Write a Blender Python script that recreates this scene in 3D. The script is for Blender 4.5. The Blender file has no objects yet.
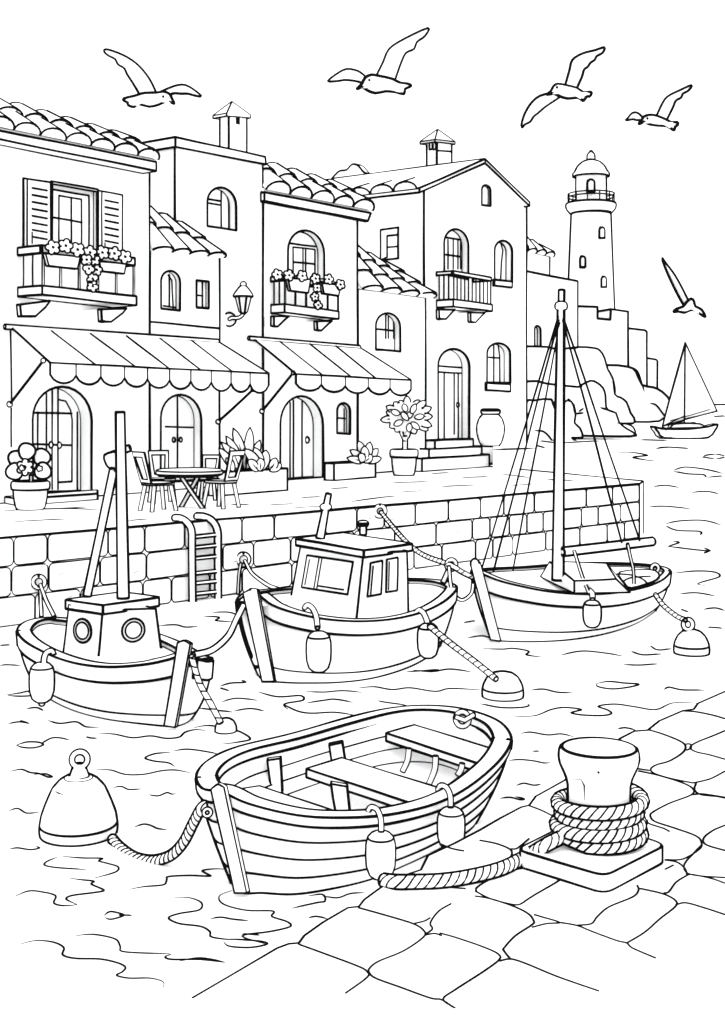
import bpy, math, random
from mathutils import Vector
from mathutils.geometry import tessellate_polygon

# ------------------------------------------------------------------ camera, sky, light, exposure
FPX, CX, HY, HCAM = 1300.0, 362.5, 403.5, 4.0      # focal length in pixels, optical column, horizon row, eye height
sc = bpy.context.scene
cd = bpy.data.cameras.new("camera"); cam = bpy.data.objects.new("camera", cd)
sc.collection.objects.link(cam); sc.camera = cam
cam.location = (0, 0, HCAM); cam.rotation_euler = (math.radians(90), 0, 0)
cd.sensor_fit = 'VERTICAL'; cd.sensor_height = 36.0
cd.lens = 36.0 * FPX / 1024.0
cd.shift_y = -(512 - HY) / 1024.0
cd.clip_start = 0.1; cd.clip_end = 9000

world = bpy.data.worlds.new("World"); sc.world = world
world.use_nodes = True
nt = world.node_tree; nt.nodes.clear()
out = nt.nodes.new('ShaderNodeOutputWorld'); bg = nt.nodes.new('ShaderNodeBackground')
sky = nt.nodes.new('ShaderNodeTexSky'); sky.sky_type = 'NISHITA'; sky.sun_disc = False
SUN_EL, SUN_AZ = 58, 200
sky.sun_elevation = math.radians(SUN_EL); sky.sun_rotation = math.radians(SUN_AZ)
bg.inputs['Strength'].default_value = 0.1
over = nt.nodes.new('ShaderNodeMix'); over.data_type = 'RGBA'      # white overcast over the clear sky
over.inputs['Factor'].default_value = 0.93
over.inputs[7].default_value = (10.0, 10.0, 10.0, 1)
nt.links.new(sky.outputs[0], over.inputs[6]); nt.links.new(over.outputs[2], bg.inputs['Color'])
nt.links.new(bg.outputs[0], out.inputs['Surface'])

sd = bpy.data.lights.new("sun", 'SUN'); sd.energy = 0.5; sd.angle = math.radians(60); sd.color = (1, .985, .96)
sun = bpy.data.objects.new("sun", sd); sc.collection.objects.link(sun)
sun.rotation_euler = (math.radians(90 - SUN_EL), 0, math.radians(18))
sun.location = (0, -5, 30)

sc.view_settings.view_transform = 'Standard'; sc.view_settings.look = 'None'
sc.view_settings.gamma = 1; sc.view_settings.exposure = 0.95
sc.cycles.max_bounces = 14; sc.cycles.diffuse_bounces = 12
sc.cycles.pixel_filter_type = 'BLACKMAN_HARRIS'; sc.cycles.filter_width = 1.6

# ------------------------------------------------------------------ materials
def paper(name, c=.94, v=.015, scale=3.0):
    m = bpy.data.materials.new(name); m.use_nodes = True
    n = m.node_tree.nodes; l = m.node_tree.links
    b = n['Principled BSDF']; b.inputs['Roughness'].default_value = 1; b.inputs['Specular IOR Level'].default_value = 0
    t = n.new('ShaderNodeTexNoise'); t.inputs['Scale'].default_value = scale; t.inputs['Detail'].default_value = 4
    r = n.new('ShaderNodeValToRGB')
    r.color_ramp.elements[0].color = (c - v, c - v, c - v, 1); r.color_ramp.elements[1].color = (c + v, c + v, c + v, 1)
    co = n.new('ShaderNodeTexCoord'); l.new(co.outputs['Object'], t.inputs['Vector'])
    l.new(t.outputs['Fac'], r.inputs[0]); l.new(r.outputs[0], b.inputs['Base Color'])
    return m
WHITE = paper("white_paper")
WATER = paper("white_water", .94, .015, .5)
INK = bpy.data.materials.new("black_ink"); INK.use_nodes = True
_b = INK.node_tree.nodes['Principled BSDF']
_b.inputs['Roughness'].default_value = 1; _b.inputs['Specular IOR Level'].default_value = 0
_t = INK.node_tree.nodes.new('ShaderNodeTexNoise'); _t.inputs['Scale'].default_value = 9
_r = INK.node_tree.nodes.new('ShaderNodeValToRGB')
_r.color_ramp.elements[0].color = (.002, .002, .002, 1); _r.color_ramp.elements[1].color = (.006, .006, .006, 1)
INK.node_tree.links.new(_t.outputs['Fac'], _r.inputs[0]); INK.node_tree.links.new(_r.outputs[0], _b.inputs['Base Color'])

# ------------------------------------------------------------------ geometry helpers
V = Vector
EYE = V((0, 0, HCAM))
rnd = random.Random(7)
LINE = 1.3                                         # overall pen weight
def px_size(p): return max(p.y, 1.0) / FPX         # metres that one pixel spans at that distance
def D(x, y, d): return V(((x - CX) / FPX * d, d, HCAM - (y - HY) / FPX * d))
def G(x, y, z):
    d = FPX * (HCAM - z) / (y - HY)
    return V(((x - CX) / FPX * d, d, z))
CROPS = dict(c1=(0,80,.2247), c2=(140,80,.331), c3=(320,110,.331), c4=(500,130,.3125), c5=(0,300,.3862), c6=(210,320,.4),
             c7=(90,10,.4552), c8=(420,20,.4207), d1=(0,400,.332), d2=(220,480,.3586), d3=(460,280,.3808), d4=(180,690,.469),
             d5=(0,720,.3586), d6=(480,680,.3379), d7=(180,840,.4138), d8=(440,840,.3931), p=(0,0,1))
def K(c, s):
    ox, oy, k = CROPS[c]
    return [(ox + float(a.split(',')[0]) * k, oy + float(a.split(',')[1]) * k) for a in s.split()]
def crv(pts, n=6, closed=False):
    pts = [V(p) for p in pts]; N = len(pts); o = []
    rng = N if closed else N - 1
    for i in range(rng):
        if closed: a, b, c, d = pts[i-1], pts[i], pts[(i+1) % N], pts[(i+2) % N]
        else: a, b, c, d = pts[max(i-1, 0)], pts[i], pts[i+1], pts[min(i+2, N-1)]
        for k in range(n):
            t = k / n
            o.append(.5 * ((2*b) + (c-a)*t + (2*a-5*b+4*c-d)*t*t + (3*b-a-3*c+d)*t**3))
    if not closed: o.append(pts[-1].copy())
    return o
def c2(pts, n=6, closed=False): return [(p.x, p.y) for p in crv([(x, y, 0) for x, y in pts], n, closed)]

def chain(segs):
    """segs: list of (keyA, keyB); returns lists of keys joined into polylines"""
    adj = {}
    for i, (a, b) in enumerate(segs):
        if a == b: continue
        adj.setdefault(a, []).append((b, i)); adj.setdefault(b, []).append((a, i))
    used = set(); res = []
    def walk(s):
        for nb, i in adj[s]:
            if i in used: continue
            line = [s]; cur, e = nb, i
            used.add(e); line.append(cur)
            while len(adj[cur]) == 2:
                nx = [(q, j) for q, j in adj[cur] if j not in used]
                if not nx: break
                cur2, e = nx[0]; used.add(e); line.append(cur2); cur = cur2
            res.append(line)
    for s in adj:
        if len(adj[s]) != 2: walk(s)
    for s in adj: walk(s)
    return res

class Piece:
    def __init__(self): self.v = []; self.f = []; self.m = []
    def raw(self, vs, fs, mat=0):
        o = len(self.v); self.v += [tuple(p) for p in vs]
        for f in fs: self.f.append(tuple(o + i for i in f)); self.m.append(mat)
    def ink(self, pts, w=1.7, taper=False, closed=False, wob=.22, sharp=48):
        P = [V(p) for p in pts]
        P = [p for i, p in enumerate(P) if i == 0 or (p - P[i-1]).length > 1e-6]
        if len(P) > 3:                                # no pen points closer together than the pen is wide
            K_ = [P[0]]
            for p in P[1:-1]:
                if (p - K_[-1]).length > 1.1 * px_size(p): K_.append(p)
            if (P[-1] - K_[-1]).length < .6 * px_size(P[-1]) and len(K_) > 1: K_.pop()
            P = K_ + [P[-1]]
        if len(P) < 2: return
        if closed: P.append(P[0].copy())
        runs = [[P[0]]]
        for i in range(1, len(P)):
            runs[-1].append(P[i])
            if i < len(P) - 1:
                a = P[i] - P[i-1]; b = P[i+1] - P[i]
                if a.length > 0 and b.length > 0 and a.angle(b) > math.radians(sharp): runs.append([P[i]])
        for r in runs: self._tube(r, w, taper, wob, closed and len(runs) == 1)
    def _tube(self, P, w, taper, wob, closed=False):
        # subdivide, wobble a little like a hand-drawn line, then sweep a six-sided section
        Q = [P[0]]; 
        for a, b in zip(P, P[1:]):
            n = max(1, int((b - a).length / (14 * px_size(a))));  n = min(n, 40)
            for k in range(1, n + 1): Q.append(a.lerp(b, k / n))
        ph = [rnd.uniform(0, 6.28) for _ in range(4)]; L = 0; rad = []; out_ = []
        tot = sum((b - a).length for a, b in zip(Q, Q[1:])) or 1e-6
        for i, p in enumerate(Q):
            if i: L += (p - Q[i-1]).length
            u = px_size(p); s = L / u
            edge = min(1, 4 * min(L, tot - L) / tot) if not closed else 1
            if wob: q = p + V((math.sin(s/31 + ph[0]), math.sin(s/23 + ph[1]), math.sin(s/27 + ph[2]))) * wob * u * edge
            else: q = p
            r = (w * LINE + .42) * .5 * u * (1 + .10 * math.sin(s / 40 + ph[3]))
            if taper:
                e = min(L, tot - L) / tot
                r *= min(1, .3 + 4.5 * e)
            out_.append(q); rad.append(r)
        if not closed:
            t0 = (out_[0] - out_[1]).normalized(); t1 = (out_[-1] - out_[-2]).normalized()
            out_ = [out_[0] + t0 * rad[0] * .6] + out_ + [out_[-1] + t1 * rad[-1] * .6]; rad = [rad[0] * .55] + rad + [rad[-1] * .55]
        n = len(out_); vs = []; S = 6; up = None
        for i in range(n):
            a = out_[i-1] if i else out_[0]; b = out_[i+1] if i < n - 1 else out_[-1]
            t = (b - a)
            t = t.normalized() if t.length > 1e-9 else V((1, 0, 0))
            if up is None:
                up = V((0, 0, 1)) if abs(t.z) < .9 else V((1, 0, 0))
            x = up - t * up.dot(t)
            if x.length < 1e-6: x = t.orthogonal()
            x.normalize(); up = x; y = t.cross(x)
            for k in range(S):
                an = k * 2 * math.pi / S; vs.append(out_[i] + (x * math.cos(an) + y * math.sin(an)) * rad[i])
        fs = [(i*S+k, i*S+(k+1) % S, (i+1)*S+(k+1) % S, (i+1)*S+k) for i in range(n-1) for k in range(S)]
        fs += [tuple(range(S))[::-1], tuple((n-1)*S+k for k in range(S))]
        self.raw(vs, fs, 1)
    def mesh(self, vs, fs, w=1.7, crease=35, contour=True, ink=True, boundary=True, mat=0):
        vs = [V(p) for p in vs]
        self.raw(vs, fs, mat)
        if not ink: return
        nf = []
        for f in fs:
            n = V((0, 0, 0))
            for i in range(len(f)): n += vs[f[i-1]].cross(vs[f[i]])
            nf.append(n)
        nn = [n.normalized() if n.length > 1e-12 else V((0, 0, 1)) for n in nf]
        ed = {}
        for k, f in enumerate(fs):
            for i in range(len(f)):
                e = (min(f[i-1], f[i]), max(f[i-1], f[i])); ed.setdefault(e, []).append(k)
        cosc = math.cos(math.radians(crease))
        segs = [e for e, k in ed.items() if (len(k) == 1 and boundary) or (len(k) == 2 and nn[k[0]].dot(nn[k[1]]) < cosc)]
        for l in chain(segs):
            cl = l[0] == l[-1] and len(l) > 3
            self.ink([vs[i] for i in (l[:-1] if cl else l)], w, closed=cl)
        if contour:
            vf = {}
            for k, f in enumerate(fs):
                for i in f: vf.setdefault(i, []).append(k)
            pos = {}; segs = []
            for k, f in enumerate(fs):
                g = []
                for i in f:
                    n = V((0, 0, 0))
                    for q in vf[i]:
                        if nn[q].dot(nn[k]) >= cosc: n += nf[q]
                    if n.length < 1e-14: n = nn[k]
                    g.append(n.normalized().dot((EYE - vs[i]).normalized()))
                for a in range(1, len(f) - 1):
                    tri = (0, a, a + 1); cr = []
                    for q in range(3):
                        i, j = tri[q], tri[(q+1) % 3]
                        if (g[i] > 0) != (g[j] > 0):
                            t = g[i] / (g[i] - g[j]); p = vs[f[i]].lerp(vs[f[j]], t)
                            key = (round(p.x, 5), round(p.y, 5), round(p.z, 5)); pos[key] = p; cr.append(key)
                    if len(cr) == 2: segs.append(tuple(cr))
            for l in chain(segs):
                cl = l[0] == l[-1] and len(l) > 3
                pts = [pos[i] for i in (l[:-1] if cl else l)]
                if sum((b-a).length for a, b in zip(pts, pts[1:])) > 1.5 * px_size(pts[0]):
                    if len(pts) > 6 and not cl:      # smooth out the facet zigzag
                        pts = [pts[0]] + [(pts[i-1] + pts[i] * 2 + pts[i+1]) / 4 for i in range(1, len(pts)-1)] + [pts[-1]]
                    self.ink(pts, w * 1.5, closed=cl, wob=0, sharp=70)
    # --- solids
    def prism(self, poly, vec, w=1.7, **k):
        n = len(poly); poly = [V(p) for p in poly]; vec = V(vec)
        vs = poly + [p + vec for p in poly]
        fs = [tuple(range(n)), tuple(range(n, 2*n))[::-1]] + [(i, i + n, (i+1) % n + n, (i+1) % n) for i in range(n)]
        self.mesh(vs, fs, w, **k)
    def fillpoly(self, loops, w=1.7, ink=True, mat=0):
        """planar polygon with holes; loops of 3D points"""
        o = loops[0][0]
        nrm = V((0, 0, 0))
        for i in range(len(loops[0])): nrm += (loops[0][i-1] - o).cross(loops[0][i] - o)
        nrm.normalize(); ax = (loops[0][1] - o).normalized(); ay = nrm.cross(ax)
        tri = tessellate_polygon([[V(((p-o).dot(ax), (p-o).dot(ay), 0)) for p in l] for l in loops])
        vs = [p for l in loops for p in l]
        self.raw(vs, tri, mat)
        if ink:
            for l in loops: self.ink(l, w, closed=True)
    def box(self, a, b, c, d, vec, **k): self.prism([a, b, c, d], vec, **k)
    def bar(self, a, b, r, w=1.5, r2=None, seg=14, **k):
        a, b = V(a), V(b); t = (b - a).normalized(); x = t.orthogonal().normalized(); y = t.cross(x); r2 = r if r2 is None else r2
        vs = [p + (x*math.cos(i*2*math.pi/seg) + y*math.sin(i*2*math.pi/seg)) * q for p, q in ((a, r), (b, r2)) for i in range(seg)]
        fs = [(i, (i+1) % seg, seg+(i+1) % seg, seg+i) for i in range(seg)] + [tuple(range(seg))[::-1], tuple(range(seg, 2*seg))]
        k.setdefault('crease', 62)
        self.mesh(vs, fs, w, **k)
    def lathe(self, cx, prof, d, w=1.9, seg=40, rings=True, crease=38, top=True, **k):
        """vertical solid of revolution: prof = (half width px, row px) at distance d"""
        u = d / FPX; x0 = (cx - CX) * u; n = len(prof)
        vs = []
        for r, y in prof:
            z = HCAM - (y - HY) * u
            for i in range(seg):
                a = i * 2 * math.pi / seg; vs.append(V((x0 + max(r, .02) * u * math.cos(a), d + max(r, .02) * u * math.sin(a), z)))
        fs = [(j*seg+i, j*seg+(i+1) % seg, (j+1)*seg+(i+1) % seg, (j+1)*seg+i) for j in range(n-1) for i in range(seg)]
        fs += [tuple(range(seg))[::-1], tuple((n-1)*seg+i for i in range(seg))]
        self.mesh(vs, fs, w, crease=crease, **k)
    def sweep(self, pts, r, w=1.6, twist=False, seg=10, closed=False, tw=1.1, pitch=5.0, starts=3):
        """rope or rod along a path: solid tube with its two edge lines, twist lines round it"""
        P = [V(p) for p in pts]; n = len(P); vs = []; up = None; fr = []
        for i in range(n):
            if closed: a, b = P[i-1], P[(i+1) % n]
            else: a = P[max(i-1, 0)]; b = P[min(i+1, n-1)]
            t = (b - a).normalized()
            if up is None: up = t.orthogonal()
            x = up - t * up.dot(t)
            if x.length < 1e-6: x = t.orthogonal()
            x.normalize(); up = x; y = t.cross(x); fr.append((t, x, y))
            for k in range(seg):
                an = k*2*math.pi/seg; vs.append(P[i] + (x*math.cos(an) + y*math.sin(an)) * r)
        m = n if closed else n - 1
        fs = [(i*seg+k, i*seg+(k+1) % seg, ((i+1) % n)*seg+(k+1) % seg, ((i+1) % n)*seg+k) for i in range(m) for k in range(seg)]
        if not closed: fs += [tuple(range(seg))[::-1], tuple((n-1)*seg+k for k in range(seg))]
        self.raw(vs, fs, 0)
        for s in (-1, 1):
            self.ink([P[i] + fr[i][0].cross((P[i] - EYE)).normalized() * r * s for i in range(n)], w * (1.4 if r > 2.5 * px_size(P[0]) else 1.1), closed=closed, wob=.1, sharp=100)
        if not closed:
            for i in (0, n-1):
                t, x, y = fr[i]; self.ink([P[i] + (x*math.cos(a*.524) + y*math.sin(a*.524)) * r for a in range(12)], w, closed=True, wob=0)
        if twist:
            small = r / px_size(P[len(P)//2])
            if small < 4: starts, pitch, tw = 1, 4.0, 1.0
            if small < 2.0: starts, pitch, tw = 1, 9, .8
            L = [0]
            for i in range(1, n): L.append(L[-1] + (P[i]-P[i-1]).length)
            for s in range(starts):
                line = []
                for i in range(n - 1):
                    k_ = max(1, int((L[i+1]-L[i]) / (r * .35)))
                    for q in range(k_):
                        t = q / k_; a = -2*math.pi * ((L[i] + (L[i+1]-L[i])*t) / (pitch * r) + s / starts)
                        p = P[i].lerp(P[i+1], t); x = fr[i][1].lerp(fr[i+1][1], t).normalized(); tt = fr[i][0].lerp(fr[i+1][0], t).normalized()
                        x = (x - tt * x.dot(tt)).normalized(); y = tt.cross(x)
                        line.append(p + (x*math.cos(a) + y*math.sin(a)) * r * .99)
                self.ink(line, tw, wob=0, sharp=120)
    def ball(self, c, r, w=1.6, sz=1.0, seg=20):
        vs = []; R = 10
        for j in range(1, R):
            th = math.pi * j / R
            for i in range(seg):
                a = 2*math.pi*i/seg; vs.append(c + V((math.cos(a)*math.sin(th)*r, math.sin(a)*math.sin(th)*r, math.cos(th)*r*sz)))
        fs = [(j*seg+i, (j+1)*seg+i, (j+1)*seg+(i+1) % seg, j*seg+(i+1) % seg) for j in range(R-2) for i in range(seg)]
        vs += [c + V((0, 0, r*sz)), c - V((0, 0, r*sz))]; a = len(vs) - 2
        fs += [(a, i, (i+1) % seg) for i in range(seg)] + [(a+1, (R-2)*seg+(i+1) % seg, (R-2)*seg+i) for i in range(seg)]
        self.mesh(vs, fs, w, crease=60)
    def ring(self, c, R, r, nrm, w=1.5):
        nrm = V(nrm).normalized(); x = nrm.orthogonal().normalized(); y = nrm.cross(x)
        self.sweep([c + (x*math.cos(a*math.pi/12) + y*math.sin(a*math.pi/12)) * R for a in range(24)], r, w, closed=True, seg=8)
    def build(self, name, parent=None, label=None, cat=None, group=None, kind=None, mats=None):
        me = bpy.data.meshes.new(name)
        # recentre on a base point so that objects have sensible origins
        o = bpy.data.objects.new(name, me); sc.collection.objects.link(o)
        base = V(parent_origin(parent)) if parent else centre_base(self.v)
        if parent: loc = base
        else: loc = base
        me.from_pydata([tuple(V(p) - loc) for p in self.v], [], self.f); me.update()
        for m in (mats or (WHITE, INK)): me.materials.append(m)
        me.polygons.foreach_set('material_index', self.m)
        if parent: o.parent = parent; WORLD0[o.name] = loc
        else: o.location = loc; WORLD0[o.name] = loc
        tag(o, label, cat, group, kind)
        return o
WORLD0 = {}
def centre_base(vs):
    xs = [p[0] for p in vs]; ys = [p[1] for p in vs]; zs = [p[2] for p in vs]
    return V(((min(xs)+max(xs))/2, (min(ys)+max(ys))/2, min(zs)))
def parent_origin(o): return WORLD0[o.name]
def tag(o, label=None, cat=None, group=None, kind=None):
    if label: o['label'] = label
    if cat: o['category'] = cat
    if group: o['group'] = group
    if kind: o['kind'] = kind
def thing(name, at, label, cat, group=None):
    o = bpy.data.objects.new(name, None); sc.collection.objects.link(o); o.location = at; o.empty_display_size = .2
    WORLD0[o.name] = V(at); tag(o, label, cat, group); return o

# ------------------------------------------------------------------ the street plane: facades run away to the right
N0 = V((FPX, -(1330 - CX), 0)).normalized()        # facade normal, towards the harbour
U0 = V((1330 - CX, FPX, 0)).normalized()           # along the street
QZ = 1.6                                            # height of the quay above the water
class Plane:
    def __init__(s, p, n): s.p = V(p); s.n = V(n).normalized()
    def __call__(s, x, y, off=0):
        d = V(((x - CX) / FPX, 1, -(y - HY) / FPX)); t = (s.p + s.n * off - EYE).dot(s.n) / d.dot(s.n)
        return EYE + d * t
    def at(s, x, z, off=0):
        p = s(x, HY, off); return V((p.x, p.y, z))
    def pts(s, l, off=0): return [s(x, y, off) for x, y in l]
STREET = Plane(G(0, 504, QZ), N0)
def street(w): return Plane(STREET.p + N0 * w, N0)

def arch(xl, xr, top, spring_l, spring_r, bl, br, n=14):
    """pixel outline of a round-headed opening"""
    o = [(xl, bl)]
    for i in range(n + 1):
        a = math.pi - math.pi * i / n; c = (xl + xr) / 2; h = (xr - xl) / 2
        sp = spring_l + (spring_r - spring_l) * (i / n)
        o.append((c + h * math.cos(a), sp - (((spring_l + spring_r) / 2) - top) * math.sin(a)))
    return o + [(xr, br)]
def quad(a, b, c, d): return [a, b, c, d]

def wall_block(root, pl, outer, openings, depth, w=1.8, name='wall', n=None, lines=()):
    """outer: 3D loop on the plane; openings: (px outline, recess, part name, [inner px lines], extras)"""
    n = n or pl.n
    P = Piece(); holes = [[V((p.x, p.y, max(p.z, QZ + .02))) for p in pl.pts(o[0])] for o in openings]
    P.fillpoly([outer] + holes, w)
    k = len(outer); back = [p - n * depth for p in outer]
    P.raw(outer + back, [(i, i + k, (i+1) % k + k, (i+1) % k) for i in range(k)] + [tuple(range(k, 2*k))])
    for i in range(k): P.ink([outer[i], back[i]], w)
    P.ink(back, w, closed=True)
    for o, h in zip(openings, holes):
        m = len(h); b = [p - n * o[1] for p in h]
        P.raw(h + b, [(i, (i+1) % m, (i+1) % m + m, i + m) for i in range(m)])
        P.ink(b, w * .8, closed=True)
    for l in lines: P.ink(pl.pts(K(*l) if isinstance(l, tuple) and isinstance(l[0], str) else l, .004), w * .8)
    obj = P.build(name, root)
    for o, h in zip(openings, holes):
        Q = Piece(); b = [p - n * (o[1] - .01) for p in h]
        Q.fillpoly([b], w, ink=False)
        # give the leaf a thickness behind
        m = len(b); bb = [p - n * .05 for p in b]
        Q.raw(b + bb, [(i, i+m, (i+1) % m + m, (i+1) % m) for i in range(m)] + [tuple(range(m, 2*m))])
        for l in o[3]:
            wl = 1.3
            pp = [pl(x, y, -o[1] + .014) for x, y in l]
            Q.ink(pp, wl)
        part = Q.build(o[2], root)
        for ex in (o[4] if len(o) > 4 else []):
            R = Piece(); c = pl(ex[0], ex[1], -o[1] + .04); R.ball(c, ex[2] * px_size(c), 1.2, sz=1.8); R.build('handle', part)
    return obj

def tile_roof(root, EL, ER, TL, TR, ncol, ncrs=2, rpx=10, w=1.7, name='roof', jitter=.12):
    P = Piece(); up = (ER - EL).cross(TL - EL); up = up.normalized() if up.length > 0 else V((0, 0, 1))
    if up.z < 0: up = -up
    P.raw([EL, ER, TR, TL] + [p - up * .06 for p in (EL, ER, TR, TL)], [(0,1,2,3), (7,6,5,4), (0,4,5,1), (1,5,6,2), (2,6,7,3), (3,7,4,0)])
    for i in range(ncol):
        u = (i + .5) / ncol
        a = EL.lerp(ER, u); b = TL.lerp(TR, u); ax = (ER - EL).normalized()
        r0 = (ER - EL).length / ncol * .5
        r1 = min(r0, (TR - TL).length / ncol * .5)
        L = (b - a).length
        nc = max(1, round(ncrs * min(1, L / (r0 * 2)))) if L < r0 * 4 else ncrs
        for j in range(nc - 1, -1, -1):
            p = a.lerp(b, j / nc); q = a.lerp(b, (j + 1.12) / nc if j < nc - 1 else 1)
            ra = (r0 + (r1 - r0) * j / nc) * 1.0 * (1 + rnd.uniform(-jitter, jitter) * .5); rb = (r0 + (r1 - r0) * (j + 1) / nc) * .86
            p = p + up * (.01 + .12 * r0 * (1 if nc > 1 else .3)) + (a - b).normalized() * r0 * .15; q = q + up * .01
            S = 10; vs = []
            for c, r in ((p, ra), (q, rb)):
                for k in range(S + 1):
                    an = math.pi * k / S; vs.append(c + ax * math.cos(an) * r + up * math.sin(an) * r * .62)
            fs = [(k, k+1, S+2+k, S+1+k) for k in range(S)] + [tuple(range(S + 1))[::-1]]
            P.mesh(vs, fs, w, crease=50, boundary=False)
            P.ink([p + ax * ra, q + ax * rb], w * .8)
            if j == nc - 1: P.ink(vs[S + 1:], w, wob=0)
    return P.build(name, root)

def plank_px(P, pl, px, off, back, w=1.6):
    P.prism(pl.pts(px, off), -pl.n * back, w)

def balcony(root, pl, dep, slab, rail, rh, nf, ns, brackets, baluster=.05, w=1.7, rods=False):
    """slab: TL,TR,BR,BL pixels of its front; rail: TL,TR pixels of the front rail's top; rh: rail height px"""
    n = pl.n; P = Piece(); plank_px(P, pl, slab, dep, dep, w); b = P.build('balcony', root)
    (lx, ly), (rx, ry) = rail
    R = Piece(); th = .07
    plank_px(R, pl, [(lx, ly), (rx, ry), (rx, ry + rh), (lx, ly + rh)], dep + .02, th, w)
    for x, y in rail:
        a = pl(x, y, dep + .02); c = pl(x, y + rh, dep + .02); off = U0 * th * (1 if x == lx else -1)
        R.prism([a - n*th, c - n*th, c + off - n*th, a + off - n*th], -n * (dep - th), w)
    for i in range(nf):
        t = (i + .12) / (nf - .76); t = i / (nf - 1) if nf > 1 else .5
        x = lx + (rx - lx) * t; y0 = ly + (ry - ly) * t + rh; sx = slab[0][0] + (slab[1][0] - slab[0][0]) * (.02 + .96 * t); sy = slab[0][1] + (slab[1][1] - slab[0][1]) * t
        a = pl(x, y0, dep); s = pl(sx, sy, dep)
        x0 = a.x; s = V((a.x, a.y, s.z))
        hw = U0 * baluster * .5
        if i == 0: a = a + hw; s = s + hw
        if i == nf - 1: a = a - hw; s = s - hw
        if rods: R.ink([a, s], 1.0)
        else: R.prism([a - hw, a + hw, s + hw, s - hw], -n * baluster * .2, .7)
    zt = pl(lx, ly + rh, dep).z; zb = pl(slab[0][0], slab[0][1], dep).z
    for i in range(1, ns + 1):
        a = pl(lx, ly + rh, dep) - n * dep * i / (ns + .6); a.z = zt; s = a.copy(); s.z = zb
        R.ink([a, s], 1.1)
    R.build('railing', b)
    for br in brackets:
        B = Piece(); p = pl.pts(br, dep * .75)
        B.prism(p, -n * .12, w)
        B.raw([p[0] - n*.12, p[1] - n*.12, p[1] - n*dep*.75, p[0] - n*dep*.75, p[-1] - n*.12, p[-2] - n*.12, p[-2] - n*dep*.75, p[-1] - n*dep*.75], [(0,1,2,3), (4,7,6,5), (0,3,7,4), (1,5,6,2)]); B.build('bracket', b)
    return b

def blossom(P, c, R, nrm, lobes=5, w=1.3, dot=True, rot=0., thick=.35, petal=.34):
    nrm = V(nrm).normalized(); x = V((0, 0, 1)).cross(nrm).normalized(); y = nrm.cross(x); pts = []
    n = lobes * 8
    for i in range(n):
        a = 2*math.pi*i/n; r = R * (1 - petal + petal * abs(math.sin(a * lobes / 2)) ** .7)
        pts.append(c + (x*math.cos(a+rot) + y*math.sin(a+rot)) * r)
    P.raw(pts + [p - nrm * R * thick for p in pts] + [c + nrm * R * .12], [(2*n, i, (i+1) % n) for i in range(n)] + [(i, i+n, (i+1) % n + n, (i+1) % n) for i in range(n)] + [tuple(range(n, 2*n))[::-1]])
    P.ink(pts, w, closed=True, wob=0, sharp=70)
    if dot:
        q = [c + nrm * R * .13 + (x*math.cos(k) + y*math.sin(k)) * R * .14 for k in (0, 1.05, 2.1, 3.14, 4.19, 5.24)]
        P.ink(q, w * .8, closed=True, wob=0, sharp=100)
def leaf(P, base, tip, width, nrm, w=1.3, vein=True, bow=.15):
    nrm = V(nrm).normalized(); t = tip - base; L = t.length; s = t.cross(nrm).normalized()
    ctr = []; le = []; ri = []
    for i in range(9):
        k = i / 8; wd = width * math.sin(math.pi * k ** 1.05) ** .62 if 0 < i < 8 else 0
        c = base + t * k + nrm * (bow * L * math.sin(math.pi * k))
        ctr.append(c + nrm * wd * .12); le.append(c + s * wd); ri.append(c - s * wd)
    vs = ctr + le + ri
    P.raw(vs, [(i, i+1, 10+i, 9+i) for i in range(8)] + [(i, 18+i, 19+i, i+1) for i in range(8)])
    P.ink(le + ri[::-1][1:-1], w, closed=True, wob=0, sharp=70)
    if vein: P.ink([p + nrm * .004 for p in ctr[1:6]], w * .7, taper=True, wob=0)

exec_order = []
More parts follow.
